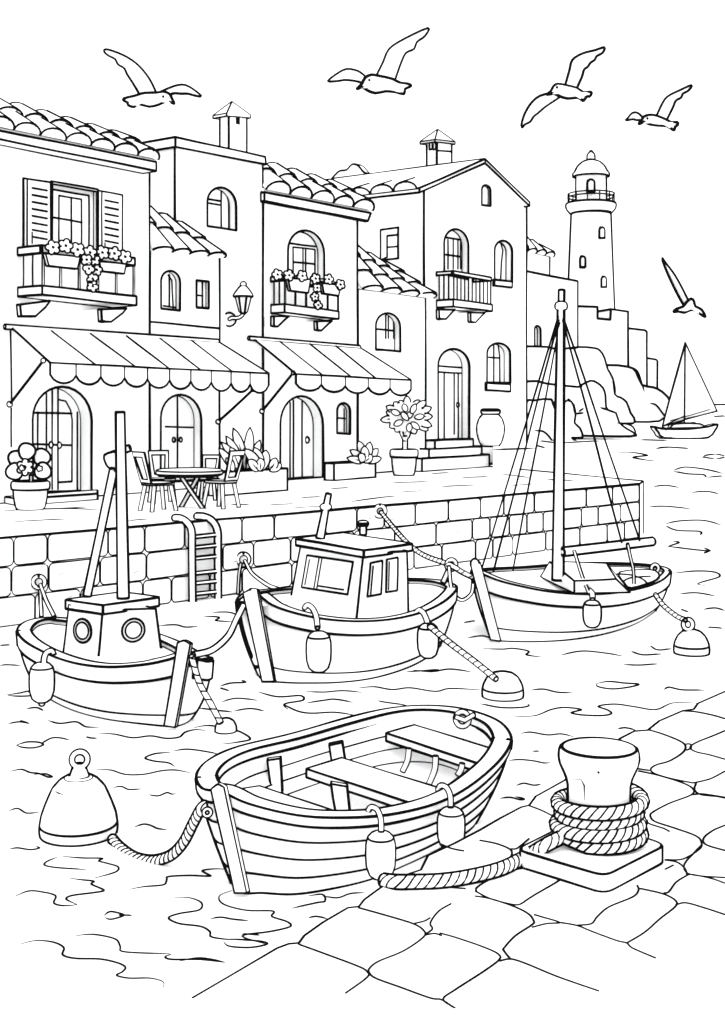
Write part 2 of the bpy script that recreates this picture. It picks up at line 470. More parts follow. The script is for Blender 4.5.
# ================================================================== WATER
W_ = Piece()
W_.raw([(-1800, -6, 0), (1800, -6, 0), (1800, 2600, 0), (-1800, 2600, 0)], [(0, 1, 2, 3)])
W_.ink([(-1500, 2595, 0), (0, 2595, 0), (1500, 2595, 0)], 2.6, wob=0)
def wave(c, s, w=1.5, n=5):
    pts = c2(K(c, s), n); W_.ink([G(x, y, .4 * px_size(G(x, y, 0))) for x, y in pts], w, taper=True, wob=0, sharp=80)
WAVES = """
d5|25,253 50,247 75,260 108,257
d5|28,143 60,138 85,147 110,150 135,160 145,158 125,150 95,152
d5|45,70 75,62 110,63 120,70 95,78 65,77 45,70
d5|115,66 140,52 165,50 195,56
d5|240,47 255,51 270,51
d5|270,36 320,40 370,50 420,45 465,52 500,48 515,35 545,27 572,29
d5|485,86 520,82 560,86 610,95
d5|475,90 430,95 405,106 430,115 470,120 488,130
d5|270,138 310,140 350,152 400,152 450,142 490,140 530,147
d5|315,188 340,186 360,194 395,192
d5|415,208 440,212 465,203 480,207 490,205
d5|375,298 400,291 420,294 440,303 465,306
d5|25,360 50,357 85,362 110,357 100,352
d5|160,382 130,395 125,405 160,412 240,417
d5|175,380 230,385 285,386 275,393 300,400 330,410 320,425 265,440
d5|195,441 230,446 262,450 255,458 290,475 260,482 200,490 185,500 215,514
d5|40,492 80,477 120,480 155,490 150,510 175,518 215,515
d5|290,545 305,535 325,537 345,545 310,556 293,550
d5|330,544 368,545
d5|485,494 530,496 562,510 555,530 500,540 470,552 500,568 560,576 585,590 590,605 640,612 700,610
d5|360,472 400,465 455,460 465,445 470,437 530,434 585,436 575,428 565,420 600,415 625,416
d5|55,625 100,615 150,620 178,635 175,655 210,665 280,667 330,678 350,690 340,703 325,712 360,720 420,720 455,730 455,746
d5|212,601 260,598 320,610 335,630 340,645 400,650 475,652 460,660 480,668 560,668 628,676
d5|675,596 725,600
d1|25,975 60,970 90,975 60,965
d1|80,930 110,927 130,935
d1|20,888 60,883 85,878 95,890 60,893 25,890
d1|0,800 20,798 60,800
d1|145,965 180,975 230,970 260,985 300,985
d1|480,680 530,678 560,685 595,682
d1|640,640 690,640 720,650
d1|615,652 660,655 650,665 700,668
d1|600,928 650,935 700,940
d1|0,740 30,738
d2|0,575 30,567 70,565 60,558
d2|0,580 25,588
d2|105,590 160,605 225,602 230,615 180,625 190,640
d2|385,580 430,577 480,585 530,580 600,590 640,582 725,585
d2|440,615 460,620 520,628
d2|240,622 290,615 320,612 370,620
d2|520,535 570,532 610,528
d2|540,530 590,535 640,528 700,535
d2|240,590 290,592 340,588 395,592
d4|115,45 150,40 180,45
d4|220,30 250,45 280,50 330,48 380,55
d4|30,80 60,76 100,82 130,90 150,105 120,112 90,115
d4|90,25 120,18 165,22
d3|20,940 60,935 90,945
d3|60,968 110,970 140,968 180,975 175,985 215,990
d3|265,985 320,975 380,980 430,988
d3|450,975 480,985 530,982
d3|10,900 40,895
d3|415,453 450,453 492,461 455,466 480,472 520,476
d3|515,443 550,440 600,443
d3|640,462 670,458 695,462
d3|635,465 670,470 695,466
d3|560,500 590,492 640,497 690,508
d3|562,503 600,510 640,512 650,518 690,515
d3|508,543 540,540 575,545
d3|608,558 650,556 680,562
d3|495,596 540,595 605,601
d3|540,640 580,633 640,632 685,643
d3|540,645 570,658 630,661 630,670
d3|545,700 575,690 560,686
d3|548,700 600,707 655,712 640,703
d3|640,718 655,712
d3|560,770 620,765 670,768 680,780 625,797 645,802
d3|575,825 620,822 670,830
d3|640,865 670,862 695,868
d3|580,865 600,872
d3|500,960 520,972 555,968
d3|430,1010 470,1012 520,1008
d3|690,915 650,912
c4|502,1018 540,1016 600,1020
c4|683,918 720,916
d6|150,30 190,28 230,37 275,38
d6|345,10 380,5 430,10 470,13 440,22 390,27 350,20 345,10
d6|545,28 560,22 600,30 665,30
d6|82,110 120,108 165,105 210,88 250,82 300,88 270,97 300,104 360,106 388,100 380,90 350,78 400,72 460,80 520,88 570,68 640,68
d6|120,158 150,155 200,163 240,160 278,168
d6|85,238 120,236 160,240 190,246 208,244
d6|155,211 175,211
d6|108,312 130,306 160,312 180,308
d6|60,350 90,348 120,355 130,352 105,345
d6|407,145 430,142 460,148
d6|0,70 60,82 120,82 145,76 140,70
d7|73,190 100,187 130,192 165,195
d7|125,122 95,135 105,155 160,170 225,172 222,185 260,198 265,210 215,222 150,232 210,252
d7|105,240 130,240 195,245 210,252 170,260 120,257 105,245
d7|0,292 50,285 108,295
d7|310,135 345,132 350,148 330,152 270,165
d7|345,135 380,140 410,130 445,127
d7|310,188 330,185 355,190
p|498,455 508,453 520,456
p|520,447 532,445 545,448
p|540,441 560,443 600,441
p|640,440 668,441
p|385,588 400,586 420,590
"""
for ln in WAVES.strip().splitlines():
    c, s = ln.split('|'); wave(c, s)
W_.build('water', kind='structure', mats=(WATER, INK))

# ================================================================== HARBOUR QUAY (far side)
QA, QB = G(-120, 548.1, QZ), G(639, 484, QZ); QD = (QB - QA).normalized(); QN = V((QD.y, -QD.x, 0))
Q = Piece()
far1 = G(643, 481.5, QZ); far2 = G(490, 467, QZ)
poly = [QA, QB, far1, far2, far2 + V((-2, 12, 0)), QA + V((-22, 40, 0)), QA + V((-18, 0, 0))]
bot = [p + V((0, 0, -2.6)) for p in poly]
n_ = len(poly)
Q.raw(poly + bot, [tuple(range(n_))] + [(i, i + n_, (i+1) % n_ + n_, (i+1) % n_) for i in range(n_)])
Q.ink([QA, QB], 1.9); Q.ink([QB, far1], 1.7); Q.ink([far1, far2], 1.8)
Q.ink([QB, V((QB.x, QB.y, 0))], 1.9); Q.ink([far1, V((far1.x, far1.y, 0))], 1.6)
def qpt(s, z): p = QA + QD * s; return V((p.x, p.y, z)) + QN * .004
QL = (QB - QA).length; hs = [1.6, 1.07, .53, 0.0]
for c in range(3):
    s = rnd.uniform(-.6, 0) if c else -.3
    zt, zb = hs[c], hs[c+1]
    while s < QL:
        L = rnd.uniform(.95, 1.55) if rnd.random() > .25 else rnd.uniform(.7, .95)
        a, b = max(s, 0), min(s + L, QL)
        if b - a > .15:
            r = .09; g = .012; o = []
            for (x, z, a0) in ((a+g+r, zt-g-r, 90), (a+g+r, zb+g+r, 180), (b-g-r, zb+g+r, 270), (b-g-r, zt-g-r, 0)):
                for k in range(5):
                    an = math.radians(a0 + 90 * k / 4); o.append(qpt(x + r*math.cos(an), z + r*math.sin(an)))
            # every block is drawn in one stroke with the pen lifted somewhere
            k0 = rnd.randrange(len(o)); o = o[k0:] + o[:k0]
            Q.ink(o + ([o[0]] if rnd.random() > .3 else []), .85, wob=.3, sharp=80)
            if rnd.random() < .35:
                x = rnd.uniform(a + .2, b - .2); z = rnd.uniform(zb + .15, zt - .1); Q.ink([qpt(x, z), qpt(x + .12, z + .02)], 1.1, taper=True)
        s += L
for s_ in ("0,511 60,509 100,510", "54,509 90,507", "230,505 250,505", "292,508 330,506", "300,498 322,497", "268,505 296,504", "350,502 380,498 398,496",
           "390,483 430,482", "400,492 425,491", "440,487 480,485", "460,478 490,477", "510,486 535,484", "500,474 530,478", "545,480 575,481", "10,522 70,519", "128,521 150,519", "330,489 350,488", "430,474 450,473"):
    Q.ink([G(x, y, QZ + .003) for x, y in c2(K('p', s_), 4)], 1.2, taper=True)
Q.build('quay', kind='structure')
# upper landing beyond the tall house
T = Piece()
HW4 = street(-1.2)
tz = 2.02
a = HW4.at(470, tz, 1.4); b = HW4.at(531, tz, 1.4)
tz = 2.37; a = G(493, 449.5, tz); b = G(536, 448, tz)
loop = [a, b, V((b.x*1.12, b.y*1.12, tz)), V((a.x*1.12, a.y*1.12, tz))]
T.raw(loop + [p - V((0, 0, 2.3)) for p in loop], [(0,1,2,3), (0,4,5,1), (1,5,6,2), (2,6,7,3), (3,7,4,0)])
T.ink([a, b], 1.2, taper=True)
T.build('landing', kind='structure')

# ================================================================== HOUSES
# ---- first house (left) with shutters and balcony
P0 = street(0)
h = thing('house', P0.at(60, QZ), "white house at the left edge with louvred shutters and a flower-box balcony", "house")
door1 = arch(*[32.8, 91.5], 386.9, 419, 421, 493, 491)
cc = lambda c, s: K(c, s)
c1l = lambda s: K('c1', s)
H1_open = [
    (c1l("232,452 432,487 432,800 232,765"), .14, 'window',
     [c1l("237,487 395,514 395,760"), c1l("262,760 262,514 362,531 362,760"), c1l("317,522 317,760"), c1l("240,612 365,634")]),
    (door1, .42, 'door',
     [K('c5', "88,292 186,294"), K('c5', "88,373 186,376"), K('c5', "135,232 135,490"), K('c5', "150,230 150,490"),
      K('c5', "120,240 120,488"), K('c5', "98,290 98,488"), K('c5', "152,258 170,262 182,285 186,310 186,470 152,472"), K('c5', "200,290 200,490")],
     [(K('c5', "132,375")[0] + (1.6,)), (K('c5', "154,376")[0] + (1.6,))]),
]
top1 = [P0(-60, 131), P0(149.4, 168)]
wall_block(h, P0, [P0.at(-60, QZ), *top1, P0.at(149.4, QZ)][::-1], H1_open, 5.0,
           lines=[("c5", "27,80 30,265"), ("c5", "29,280 29,380")])
# architrave beside the window
F = Piece(); F.prism(P0.pts(c1l("228,450 436,486 436,498 228,462"), .02), -N0*.015, 1.2); F.build('lintel', h)
for q, sl in (("105,437 225,455 225,770 105,750", (143, 210, 480, 31, 8)), ("437,492 545,512 545,830 437,810", (467, 527, 535, 30, 8))):
    S = Piece(); S.prism(P0.pts(c1l(q), .03), -N0*.02, 1.4)
    x0 = float(q.split()[0].split(',')[0]); 
    S.ink(P0.pts(c1l(f"{x0+16},{float(q.split()[0].split(',')[1])+4} {x0+16},{780}"), .034), 1.2)
    a, b, y0, dy, n = sl
    for i in range(n):
        S.ink(P0.pts(c1l(f"{a},{y0+dy*i} {b},{y0+dy*i+12}"), .034), 1.5)
    S.ink(P0.pts(c1l(f"{a},{y0+dy*(n-1)-20} {a},{y0+dy*(n-1)+30}"), .034), 1.1)
    S.build('shutter', h)
balcony(h, P0, .9, c1l("188,915 607,962 607,1003 188,955"), c1l("188,735 600,792"), 7.5, 6, 2,
        [K('c5', "52,12 130,2 118,18 92,42 55,42"), K('c5', "262,24 328,22 318,34 288,56 264,55")], baluster=.06)
F = Piece(); F.prism([P0(x, y, .5) for x, y in c1l("-400,132 0,225 695,365 695,405 0,264 -400,172")], -N0*.5, 1.7); F.build('eave', h)
tile_roof(h, P0(-45, 119, .5), P0(157, 160.5, .5), P0(-80, 84, -1.2), P0(122, 141, -1.0), 8, 2)
St = Piece(); St.prism([P0.at(18, QZ + .16, .9), P0.at(97.5, QZ + .16, .9), P0.at(97.5, QZ + .16, 0), P0.at(5, QZ + .16, 0)], (0, 0, -.16), 1.6); St.build('doorstep', h)

# ---- low annex with tiled lean-to roof
h = thing('house', P0.at(185, QZ), "low annex with a small tiled lean-to roof between two taller houses", "house")
A0 = street(-.15)
xr = 140 + 240*.331
wall_block(h, A0, [A0.at(149.8, QZ), A0(149.8, 246), A0(xr, 256), A0.at(xr, QZ)][::-1], [
    (arch(160.9, 180, 271, 281, 283, 308.6, 310.6), .16, 'window', [K('c2', "100,690 96,605 85,590"), K('c2', "88,588 88,684"), K('c2', "70,682 110,688")]),
    (K('c2', "170,605 208,609 208,690 170,687"), .12, 'window', [K('c2', "188,608 188,688"), K('c2', "172,650 190,652")]),
    (arch(160.5, 201.5, 394.6, 418, 420, 482, 480), .3, 'door', [K('c5', "459,250 459,440"), K('c5', "428,328 500,330")],
     [(K('c5', "450,362")[0] + (1.2,)), (K('c5', "468,362")[0] + (1.2,))])],
    1.0, lines=[("c2", "28,730 240,750")])
tile_roof(h, A0(151, 249, .12), A0(222, 257, .12), A0(118, 196, -.55), A0(182, 228, -.5), 4, 2)

# ---- tall block with chimney
P2 = street(-.6)
h = thing('house', P2.at(222, QZ), "tall flat-topped block with a capped parapet and a slim chimney", "house")
b2 = [P2.at(174.8, QZ), P2(174.8, 146), P2(262.6, 163), P2.at(262.6, QZ)][::-1]
wall_block(h, P2, b2, [
    (arch(207.2, 236.3, 187.4, 202, 206, 226, 230.5), .28, 'window', [K('c2', "245,330 245,450"), K('c2', "262,345 268,370 268,450"), K('c2', "208,360 244,366"), K('c2', "208,372 244,378")])],
    6.0)
Cp = Piece(); Cp.prism([P2(x, y, .1) for x, y in K('c2', "107,172 378,232 380,255 107,202")], -N0*6.2, 1.7); Cp.build('parapet', h)
ch = Piece()
cp = Plane(P2.p - N0*.6, N0)
ch.prism(cp.pts(K('c2', "268,108 322,110 322,240 268,232")), -N0*.36, 1.6)
cho = ch.build('chimney', h)
c_ = Piece()
e = cp.pts(K('c2', "262,100 334,106"), .1); bk = [p - N0*.56 for p in e]; e2 = [p - V((0,0,.09)) for p in e]; bk2 = [p - V((0,0,.09)) for p in bk]
apex = (e[0]+e[1]+bk[0]+bk[1])/4 + V((0, 0, .42))
c_.mesh([e[0], e[1], bk[1], bk[0], apex, e2[0], e2[1], bk2[1], bk2[0]], [(0,1,4), (1,2,4), (2,3,4), (3,0,4), (0,5,6,1), (1,6,7,2), (2,7,8,3), (3,8,5,0), (5,8,7,6)], 1.0)
c_.build('chimney_cap', cho)
sl = Piece(); sl.raw([p for p in cp.pts(K('c2', "290,112 302,113 302,135 290,133"), .01)] + [p for p in cp.pts(K('c2', "290,112 302,113 302,135 290,133"), -.05)], [(0,1,2,3), (0,4,5,1), (1,5,6,2), (2,6,7,3), (3,7,4,0)], 1); sl.build('vent', cho)

# ---- middle house with the arched balcony window
h = thing('house', P2.at(310, QZ), "middle house with an arched window behind a small flower-box balcony", "house")
xr = 140 + 656*.331
P3 = street(-.58)
wall_block(h, P3, [P3.at(263, QZ), P3(263, 199), P3(xr, 219), P3.at(xr, QZ)][::-1], [
    (arch(287.6, 324.4, 230.6, 250, 254, 283, 288), .28, 'window',
     [K('c2', "452,493 530,503"), K('c2', "462,600 462,505 528,512 528,600"), K('c2', "492,508 492,590"), K('c2', "500,510 500,590"), K('c2', "462,550 528,556")]),
    (arch(280, 323.2, 396, 424, 425, 485, 481.5), .42, 'door', [K('c6', "200,206 200,400"), K('c6', "230,192 230,398"), K('c6', "208,200 208,398")], [(K('c6', "243,300")[0] + (1.6,))]),
    (arch(336.8, 350, 403.4, 411, 411.5, 433, 434), .16, 'window', [K('c6', "335,222 335,280"), K('c6', "320,245 338,246")])],
    5.0)
balcony(h, P3, .55, K('c2', "437,677 600,699 600,722 437,702"), K('c2', "437,592 600,618"), 4.5, 6, 2,
        [K('c2', "405,714 450,714 440,722 416,745 405,743"), K('c2', "535,729 580,728 570,736 548,757 536,755")], baluster=.05, w=1.5)
F = Piece(); F.prism([P3(x, y, .14) for x, y in K('c2', "376,339 697,402 688,426 376,365")], -N0*.14, 1.7); F.build('eave', h)
tile_roof(h, P3(264, 190, .12), P3(370, 211, .12), P3(240, 161, -1.4), P3(336, 189, -1.2), 5, 2)

# ---- lean-to beside the tall house
h = thing('house', P3.at(392, QZ), "narrow lean-to house with one arched window and a steep tiled roof", "house")
P3b = street(-.76)
wall_block(h, P3b, [P3b.at(357.8, QZ), P3b(357.8, 288), P3b(425.3, 297), P3b.at(425.3, QZ)][::-1], [
    (arch(375.6, 400.4, 313, 326, 327, 349.5, 351.5), .26, 'window', [K('c3', "198,620 198,690"), K('c3', "206,618 206,690"), K('c3', "172,662 222,667"), K('c3', "222,640 222,690")])],
    1.1)
tile_roof(h, P3b(359, 287.5, .12), P3b(431, 297.5, .12), P3b(330, 236, -.6), P3b(383, 266, -.5), 4, 3)

# ---- gabled house
h = thing('house', HW4.at(475, QZ), "tall gabled house with a railed balcony and stone steps to its door", "house")
xl, xr = 424.0, 526.3
peak = HW4(484, 163)
wall_block(h, HW4, [HW4.at(xl, QZ), HW4(xl, 186), peak, HW4(xr, 205), HW4.at(xr, QZ)][::-1], [
    (arch(481.5, 490.5, 185, 189, 190.5, 205, 206), .12, 'window', []),
    (arch(444, 468.3, 229, 243, 246, 274, 279), .3, 'window', [K('c3', "380,385 424,392 424,480"), K('c3', "402,390 402,480"), K('c3', "380,437 424,443"), K('c3', "386,392 386,480"), K('c3', "416,395 416,480")]),
    (arch(494.4, 512, 240.7, 250, 252, 280, 283), .3, 'window', [K('c3', "545,400 552,425 548,460 545,512"), K('c3', "530,512 580,518")]),
    (arch(438, 469.2, 348.8, 365, 367, 440, 441), .34, 'door', [K('c6', "573,115 628,119"), K('c6', "573,130 628,133"), K('c6', "585,134 585,296"), K('c6', "610,136 610,285"), K('c6', "620,134 620,298")], [(K('c6', "619,212")[0] + (1.1,))]),
    (arch(486.7, 510.3, 343, 353, 354, 382.5, 383), .3, 'window', [K('d3', "100,172 104,200 104,268"), K('d3', "75,203 104,205"), K('d3', "88,172 88,268")])],
    7.0)
Hs = Plane(HW4.at(xl, QZ), -U0)
S = Piece()
q = K('c3', "183,362 236,355 236,448 183,454"); S.prism(Hs.pts(q, .03), U0*.1, 1.5)
S.ink(Hs.pts(K('c3', "203,446 203,380 234,377"), .035), 1.4); S.ink(Hs.pts(K('c3', "203,415 234,412"), .035), 1.2)
S.ink(Hs.pts(K('c3', "185,452 203,444"), .035), 1.0)
S.build('window', h)
for q, wd in (("507,516 580,520 580,537 527,532", 1), ):
    S = Piece(); S.prism(HW4.pts(K('c3', "527,513 580,518 580,536 527,530"), .08), -N0*.08, 1.5); S.build('sill', h)
S = Piece(); S.prism(HW4.pts(K('d3', "70,270 132,273 132,293 70,289"), .08), -N0*.08, 1.5); S.build('sill', h)
balcony(h, HW4, .75, K('c3', "403,572 520,588 520,608 403,594"), K('c3', "403,486 517,506"), 3.4, 11, 3,
        [K('c3', "360,603 408,603 400,610 380,632 361,631"), K('c3', "455,612 498,613 488,622 470,641 456,640")], baluster=.055, w=1.4, rods=True)
# roof planes of the gabled house: the ridge runs back from the peak
R = Piece(); back = -N0*7.4
pe = HW4(485, 159, .25); le = HW4(419.5, 188, .25); re = HW4(529.5, 202, .25)
for e in (le, re):
    dn = V((0, 0, -.16))
    R.mesh([pe, e, e + back, pe + back, pe + dn, e + dn, e + back + dn, pe + back + dn], [(0,1,2,3), (7,6,5,4), (0,4,5,1), (1,5,6,2), (2,6,7,3), (3,7,4,0)], 1.6)
for i in range(7):
    t = .6 + i * 1.05; a = le - N0 * t; ax = -N0; upv = V((0, 0, 1)); r = .5
    sl_ = (pe - le).normalized(); S_ = 10; vs = []
    upn = sl_.cross(ax).normalized(); upn = upn if upn.z > 0 else -upn
    for c, rr in ((a - sl_ * .04, r), (a + sl_ * .85, r * .8)):
        for k in range(S_ + 1):
            an = math.pi * k / S_; vs.append(c + ax * math.cos(an) * rr + upn * (.02 + math.sin(an) * rr * .55))
    R.mesh(vs, [(k, k+1, S_+2+k, S_+1+k) for k in range(S_)] + [tuple(range(S_+1))[::-1]], 1.4, crease=50, boundary=False)
rb = crv([pe - N0*5.6 + V((0,0,z)) + (-N0)*s for s, z in ((0, 0), (.3, .12), (.6, .42), (.9, .5), (1.2, .3), (1.6, .28), (2.0, .0))], 4)
R.prism(rb, U0*.4, 1.4)
R.build('roof', h)
ch = Piece(); cpl = Plane(HW4.p - N0*2.2, N0)
q = cpl.pts(K('c3', "360,110 398,104 398,190 360,200")); dv = -N0 * .95
q = [cpl(437, 141), cpl(451.5, 143), cpl(451.5, 172), cpl(437, 175)]
ch.prism(q, -N0*.5, 1.6); ch.ink([cpl(437.2, 150.5, .01), cpl(451, 151.5, .01)], 1.1)
qs = Plane(cpl(437, 150), -U0)
cho = ch.build('chimney', h)
c_ = Piece(); e = [cpl(435, 139.5, .12), cpl(455, 141.8, .12)]; bk = [p - N0*.72 for p in e]; e2 = [p - V((0,0,.1)) for p in e]; bk2 = [p - V((0,0,.1)) for p in bk]
apex = (e[0]+e[1]+bk[0]+bk[1])/4 + V((0, 0, .5))
c_.mesh([e[0], e[1], bk[1], bk[0], apex, e2[0], e2[1], bk2[1], bk2[0]], [(0,1,4), (1,2,4), (2,3,4), (3,0,4), (0,5,6,1), (1,6,7,2), (2,7,8,3), (3,8,5,0), (5,8,7,6)], 1.0)
c_.build('chimney_cap', cho)
vt = Piece()
for xx in (429.5, 433):
    vt.prism([qs(xx, 142.5, .012), qs(xx + 3, 142.5, .012), qs(xx + 3, 149, .012), qs(xx, 149.5, .012)], U0*.01, 1.3)
vt.build('vent', cho)
for i, (s0, s1, yt) in enumerate(((435, 473, 440.5), (429, 481.5, 449), (422, 489, 458.5))):
    st = Piece(); off = .45 + .38 * i; z = QZ + .17 * 3 * 1.0 - .2 * i + .07
    a = HW4(s0, yt, off); b = HW4(s1, yt + .6, off); b.z = a.z
    hgt = (a.z - QZ) if i == 2 else .34
    st.prism([a, b, b - N0*off, a - N0*off], (0, 0, -hgt), 1.6); st.build('step', h)

# ---- houses behind
h = thing('house', D(577, 440, 161), "blank-walled block behind the gabled house with one slit window", "house")
pb = Plane(D(577, 440, 161), N0)
wall_block(h, pb, [pb(505, 460), pb(505, 267), pb(577.5, 281), pb(577.5, 460)], [
    (arch(534.4, 540.8, 325.6, 329, 330, 346.5, 347.5, 8), .5, 'window', [])], 12, w=1.6)
h = thing('house', D(549, 280, 178), "small tiled attic peeping over the blank-walled block", "house")
pb2 = Plane(D(549, 280, 178), N0)
wall_block(h, pb2, [pb2(505, 285), pb2(505, 246), pb2(549.5, 256), pb2(549.5, 290)], [], 6, w=1.5)
tile_roof(h, pb2(508, 247.5, .4), pb2(552.5, 256.5, .4), pb2(505, 226, -3), pb2(540, 249, -2), 5, 1, w=1.4)

# ================================================================== CASTLE, ROCKS, LIGHTHOUSE
def tower(label, px, d, depth, cat, name, par=None):
    P = Piece(); P.prism([D(x, y, d) for x, y in px], V((-.25*depth, depth, 0)), 1.6)
    return P.build(name, par, label, cat) if not par else P.build(name, par)
cs = thing('castle', D(610, 400, 150), "ruined castle wall stepping down the rocks below the lighthouse", "castle")
tower('', K('c4', "225,563 312,566 312,603 353,607 355,573 410,581 410,860 225,860"), 168, 6, '', 'battlement', cs)
tower('', K('c4', "408,634 464,641 470,646 470,880 408,880"), 170, 6, '', 'wall', cs)
tower('', K('c4', "468,729 500,735 504,739 504,900 468,900"), 172, 6, '', 'wall', cs)
def rock(label, px, d, thick, cracks):
    """faceted boulder: front outline pushed out in its middle, back outline behind"""
    P = Piece(); f = [D(x, y, d) for x, y in px]; n = len(f)
    b = [p + V((-.2*thick, thick, 0)) * .9 for p in f]
    P.raw(f + b, [(i, (i+1) % n, (i+1) % n + n, i + n) for i in range(n)])
    P.fillpoly([f], 1.5, ink=False); P.fillpoly([b], 1.5, ink=False)
    P.ink(f, 1.6, closed=True, sharp=60)
    for c in cracks: P.ink([D(x, y, d - .05) for x, y in c2(K('c4', c), 4)], 1.3, taper=True)
    return P.build('rock', None, label, 'rock', 'rocks under the castle')
rock("rounded rock slab under the castle's lowest wall, reaching the sea at its right", c2(K('c4', "330,770 345,752 410,757 435,772 455,815 490,823 520,838 548,872 536,905 510,932 430,934 330,934"), 2), 150, 8,
     ["418,757 440,772 455,815 462,838", "480,874 500,880 520,905 535,925"])
rock("tall rounded rock face directly below the notched battlement", c2(K('c4', "80,692 150,694 185,702 250,695 300,698 320,706 335,730 345,765 362,795 368,845 385,855 405,870 418,905 432,934 380,940 80,940"), 2), 147, 8,
     ["345,765 362,800 370,845", "180,700 250,698"])
rock("craggy rock at the waterline beside the tall rounded rock face", c2(K('c4', "80,805 120,804 150,812 250,822 262,815 290,802 310,808 330,825 338,850 340,885 352,898 372,905 382,935 405,955 437,977 380,980 270,978 80,978"), 2), 143, 7,
     ["320,888 345,895 370,905", "240,908 268,905", "375,938 400,940 425,950 437,975", "252,900 268,890", "218,858 222,875"])
rock("low front rock nearest the pier with a jagged foot", c2(K('c4', "80,1030 80,880 110,865 165,862 175,890 215,865 236,880 241,915 238,938 256,955 264,985 230,985 258,1015 180,1018"), 2), 139, 6,
     ["165,862 170,880 178,892", "110,962 140,965 165,990 180,1015", "222,860 235,880 240,910"])

lh = thing('lighthouse', D(591, 330, 190), "tall white lighthouse with a domed lantern room on the castle rock", "lighthouse")
cxl = 591
P = Piece(); P.lathe(cxl, [(25.5, 420), (22.5, 310), (18.7, 213)], 190, 1.8); P.build('tower', lh)
P = Piece(); P.lathe(cxl, [(19, 213.5), (23.2, 209), (24.2, 206), (23.8, 203.5), (10, 203)], 190, 1.7); P.build('gallery', lh)
P = Piece(); P.lathe(cxl, [(14.5, 203.5), (14.3, 175)], 190, 1.6); lr = P.build('lantern_room', lh)
P = Piece(); P.lathe(cxl, [(17.2, 176.5), (17.4, 174), (15.5, 172), (13, 167), (9, 163), (4, 161), (2, 160.5)], 190, 1.7, crease=55); dm = P.build('dome', lh)
P = Piece(); P.lathe(cxl, [(1.5, 161), (3.4, 158.5), (3.2, 155), (1.6, 153), (.3, 151)], 190, 1.4, crease=60); P.build('finial', dm)
u = 190 / FPX
P = Piece()
for yy in (194, 197):
    P.ink([V(((cxl-CX)*u + 23*u*math.cos(a*.2618), 190 + 23*u*math.sin(a*.2618), HCAM-(yy-HY)*u)) for a in range(24)], 1.0, closed=True, wob=0)
for a in range(12):
    x = (cxl-CX)*u + 23*u*math.cos(a*.5236+.2); y = 190 + 23*u*math.sin(a*.5236+.2)
    P.ink([(x, y, HCAM-(203.5-HY)*u), (x, y, HCAM-(194-HY)*u)], .8)
P.build('railing', lh)
for (x0, x1, y0, y1) in ((599.4, 604.7, 227, 238), (580.3, 585.3, 256, 267), (601.5, 606.3, 276.5, 287), (587.5, 594.6, 179.5, 191.5)):
    yc = (y0+y1)/2; rr = 14.4 if y0 < 200 else 18.7 + (yc-213)*.039; lo = []
    for (x, y) in arch(x0, x1, y0, y0+3, y0+3, y1, y1, 8):
        dx = x - cxl; lo.append(D(x, y, 190 - math.sqrt(max(0, (rr)**2 - dx*dx)) * u - .45))
    P = Piece(); P.prism(lo, (0, .4, 0), 1.5); P.build('window', lh)

# ================================================================== AWNINGS
def awning(label, pl, proj, top, front, nscal, scal_h, stripes, arms, extra=(), w=1.7):
    root = thing('awning', pl.at(sum(p[0] for p in front)/2, 1.6 + 2.0, proj/2), label, 'awning', 'awnings over the quayside doors')
    P = Piece(); a, b = pl(*top[0], .02), pl(*top[1], .02); c, d = pl(*front[1], proj), pl(*front[0], proj)
    dn = V((0, 0, -.04))
    P.raw([a, b, c, d, a+dn, b+dn, c+dn, d+dn], [(0,1,2,3), (7,6,5,4), (0,4,5,1), (1,5,6,2), (2,6,7,3), (3,7,4,0)])
    P.ink([a, b], w); P.ink([b, c], w); P.ink([c, d], w*.8); P.ink([d, a], w)
    upn = (b-a).cross(d-a).normalized(); upn = upn if upn.z > 0 else -upn
    for s in stripes:
        t0 = (s[0][0]-top[0][0])/(top[1][0]-top[0][0]); t1 = (s[1][0]-front[0][0])/(front[1][0]-front[0][0])
        P.ink([a.lerp(b, t0) + upn*.003, d.lerp(c, t1) + upn*.003], 1.6)
    P.build('canopy', root)
    vp = Piece(); n = nscal; pts = []
    for i in range(n):
        for k in range(9):
            t = (i + k/8) / n; p = d.lerp(c, t); drop = scal_h * (.6 + .4*math.sin(math.pi*k/8)**.6)
            if k in (0, 8): drop = scal_h * .6
            pts.append(p + V((0, 0, -drop * px_size(p))))
    poly = [d] + pts + [c]
    vp.raw(poly + [p - N0*.02 for p in poly], [tuple(range(len(poly))), tuple(range(len(poly), 2*len(poly)))[::-1]])
    vp.ink([d, pts[0]], w); vp.ink([c, pts[-1]], w)
    for i in range(n):
        vp.ink(pts[i*9:(i+1)*9], w, wob=0, sharp=80)
        if i: p = d.lerp(c, i/n); vp.ink([p, pts[i*9]], 1.1)
    vp.build('valance', root)
    for (s, e) in arms:
        A = Piece(); x = pl(*e, .04); y = pl(*s, proj - .12); A.ink([y, x], 2.0)
        A.ball(x, .055, 1.2); A.ball(y, .045, 1.2); A.build('support_arm', root)
    E = Piece(); E.bar(a - U0*.2 + N0*.02, b + U0*.02 + N0*.02, .045, 1.3, seg=8); E.build('roller', root)
    return root
awning("long scalloped awning over the left cafe doors and table", P0, 1.25, K('c5', "28,70 562,107"), K('c5', "130,162 695,190"), 10, 20,
       [K('c5', s) for s in ("115,75 230,165", "208,83 325,170", "300,90 410,178", "390,95 495,182", "480,103 585,187")],
       [K('c5', "112,157 25,270"), K('c5', "655,232 565,315")])
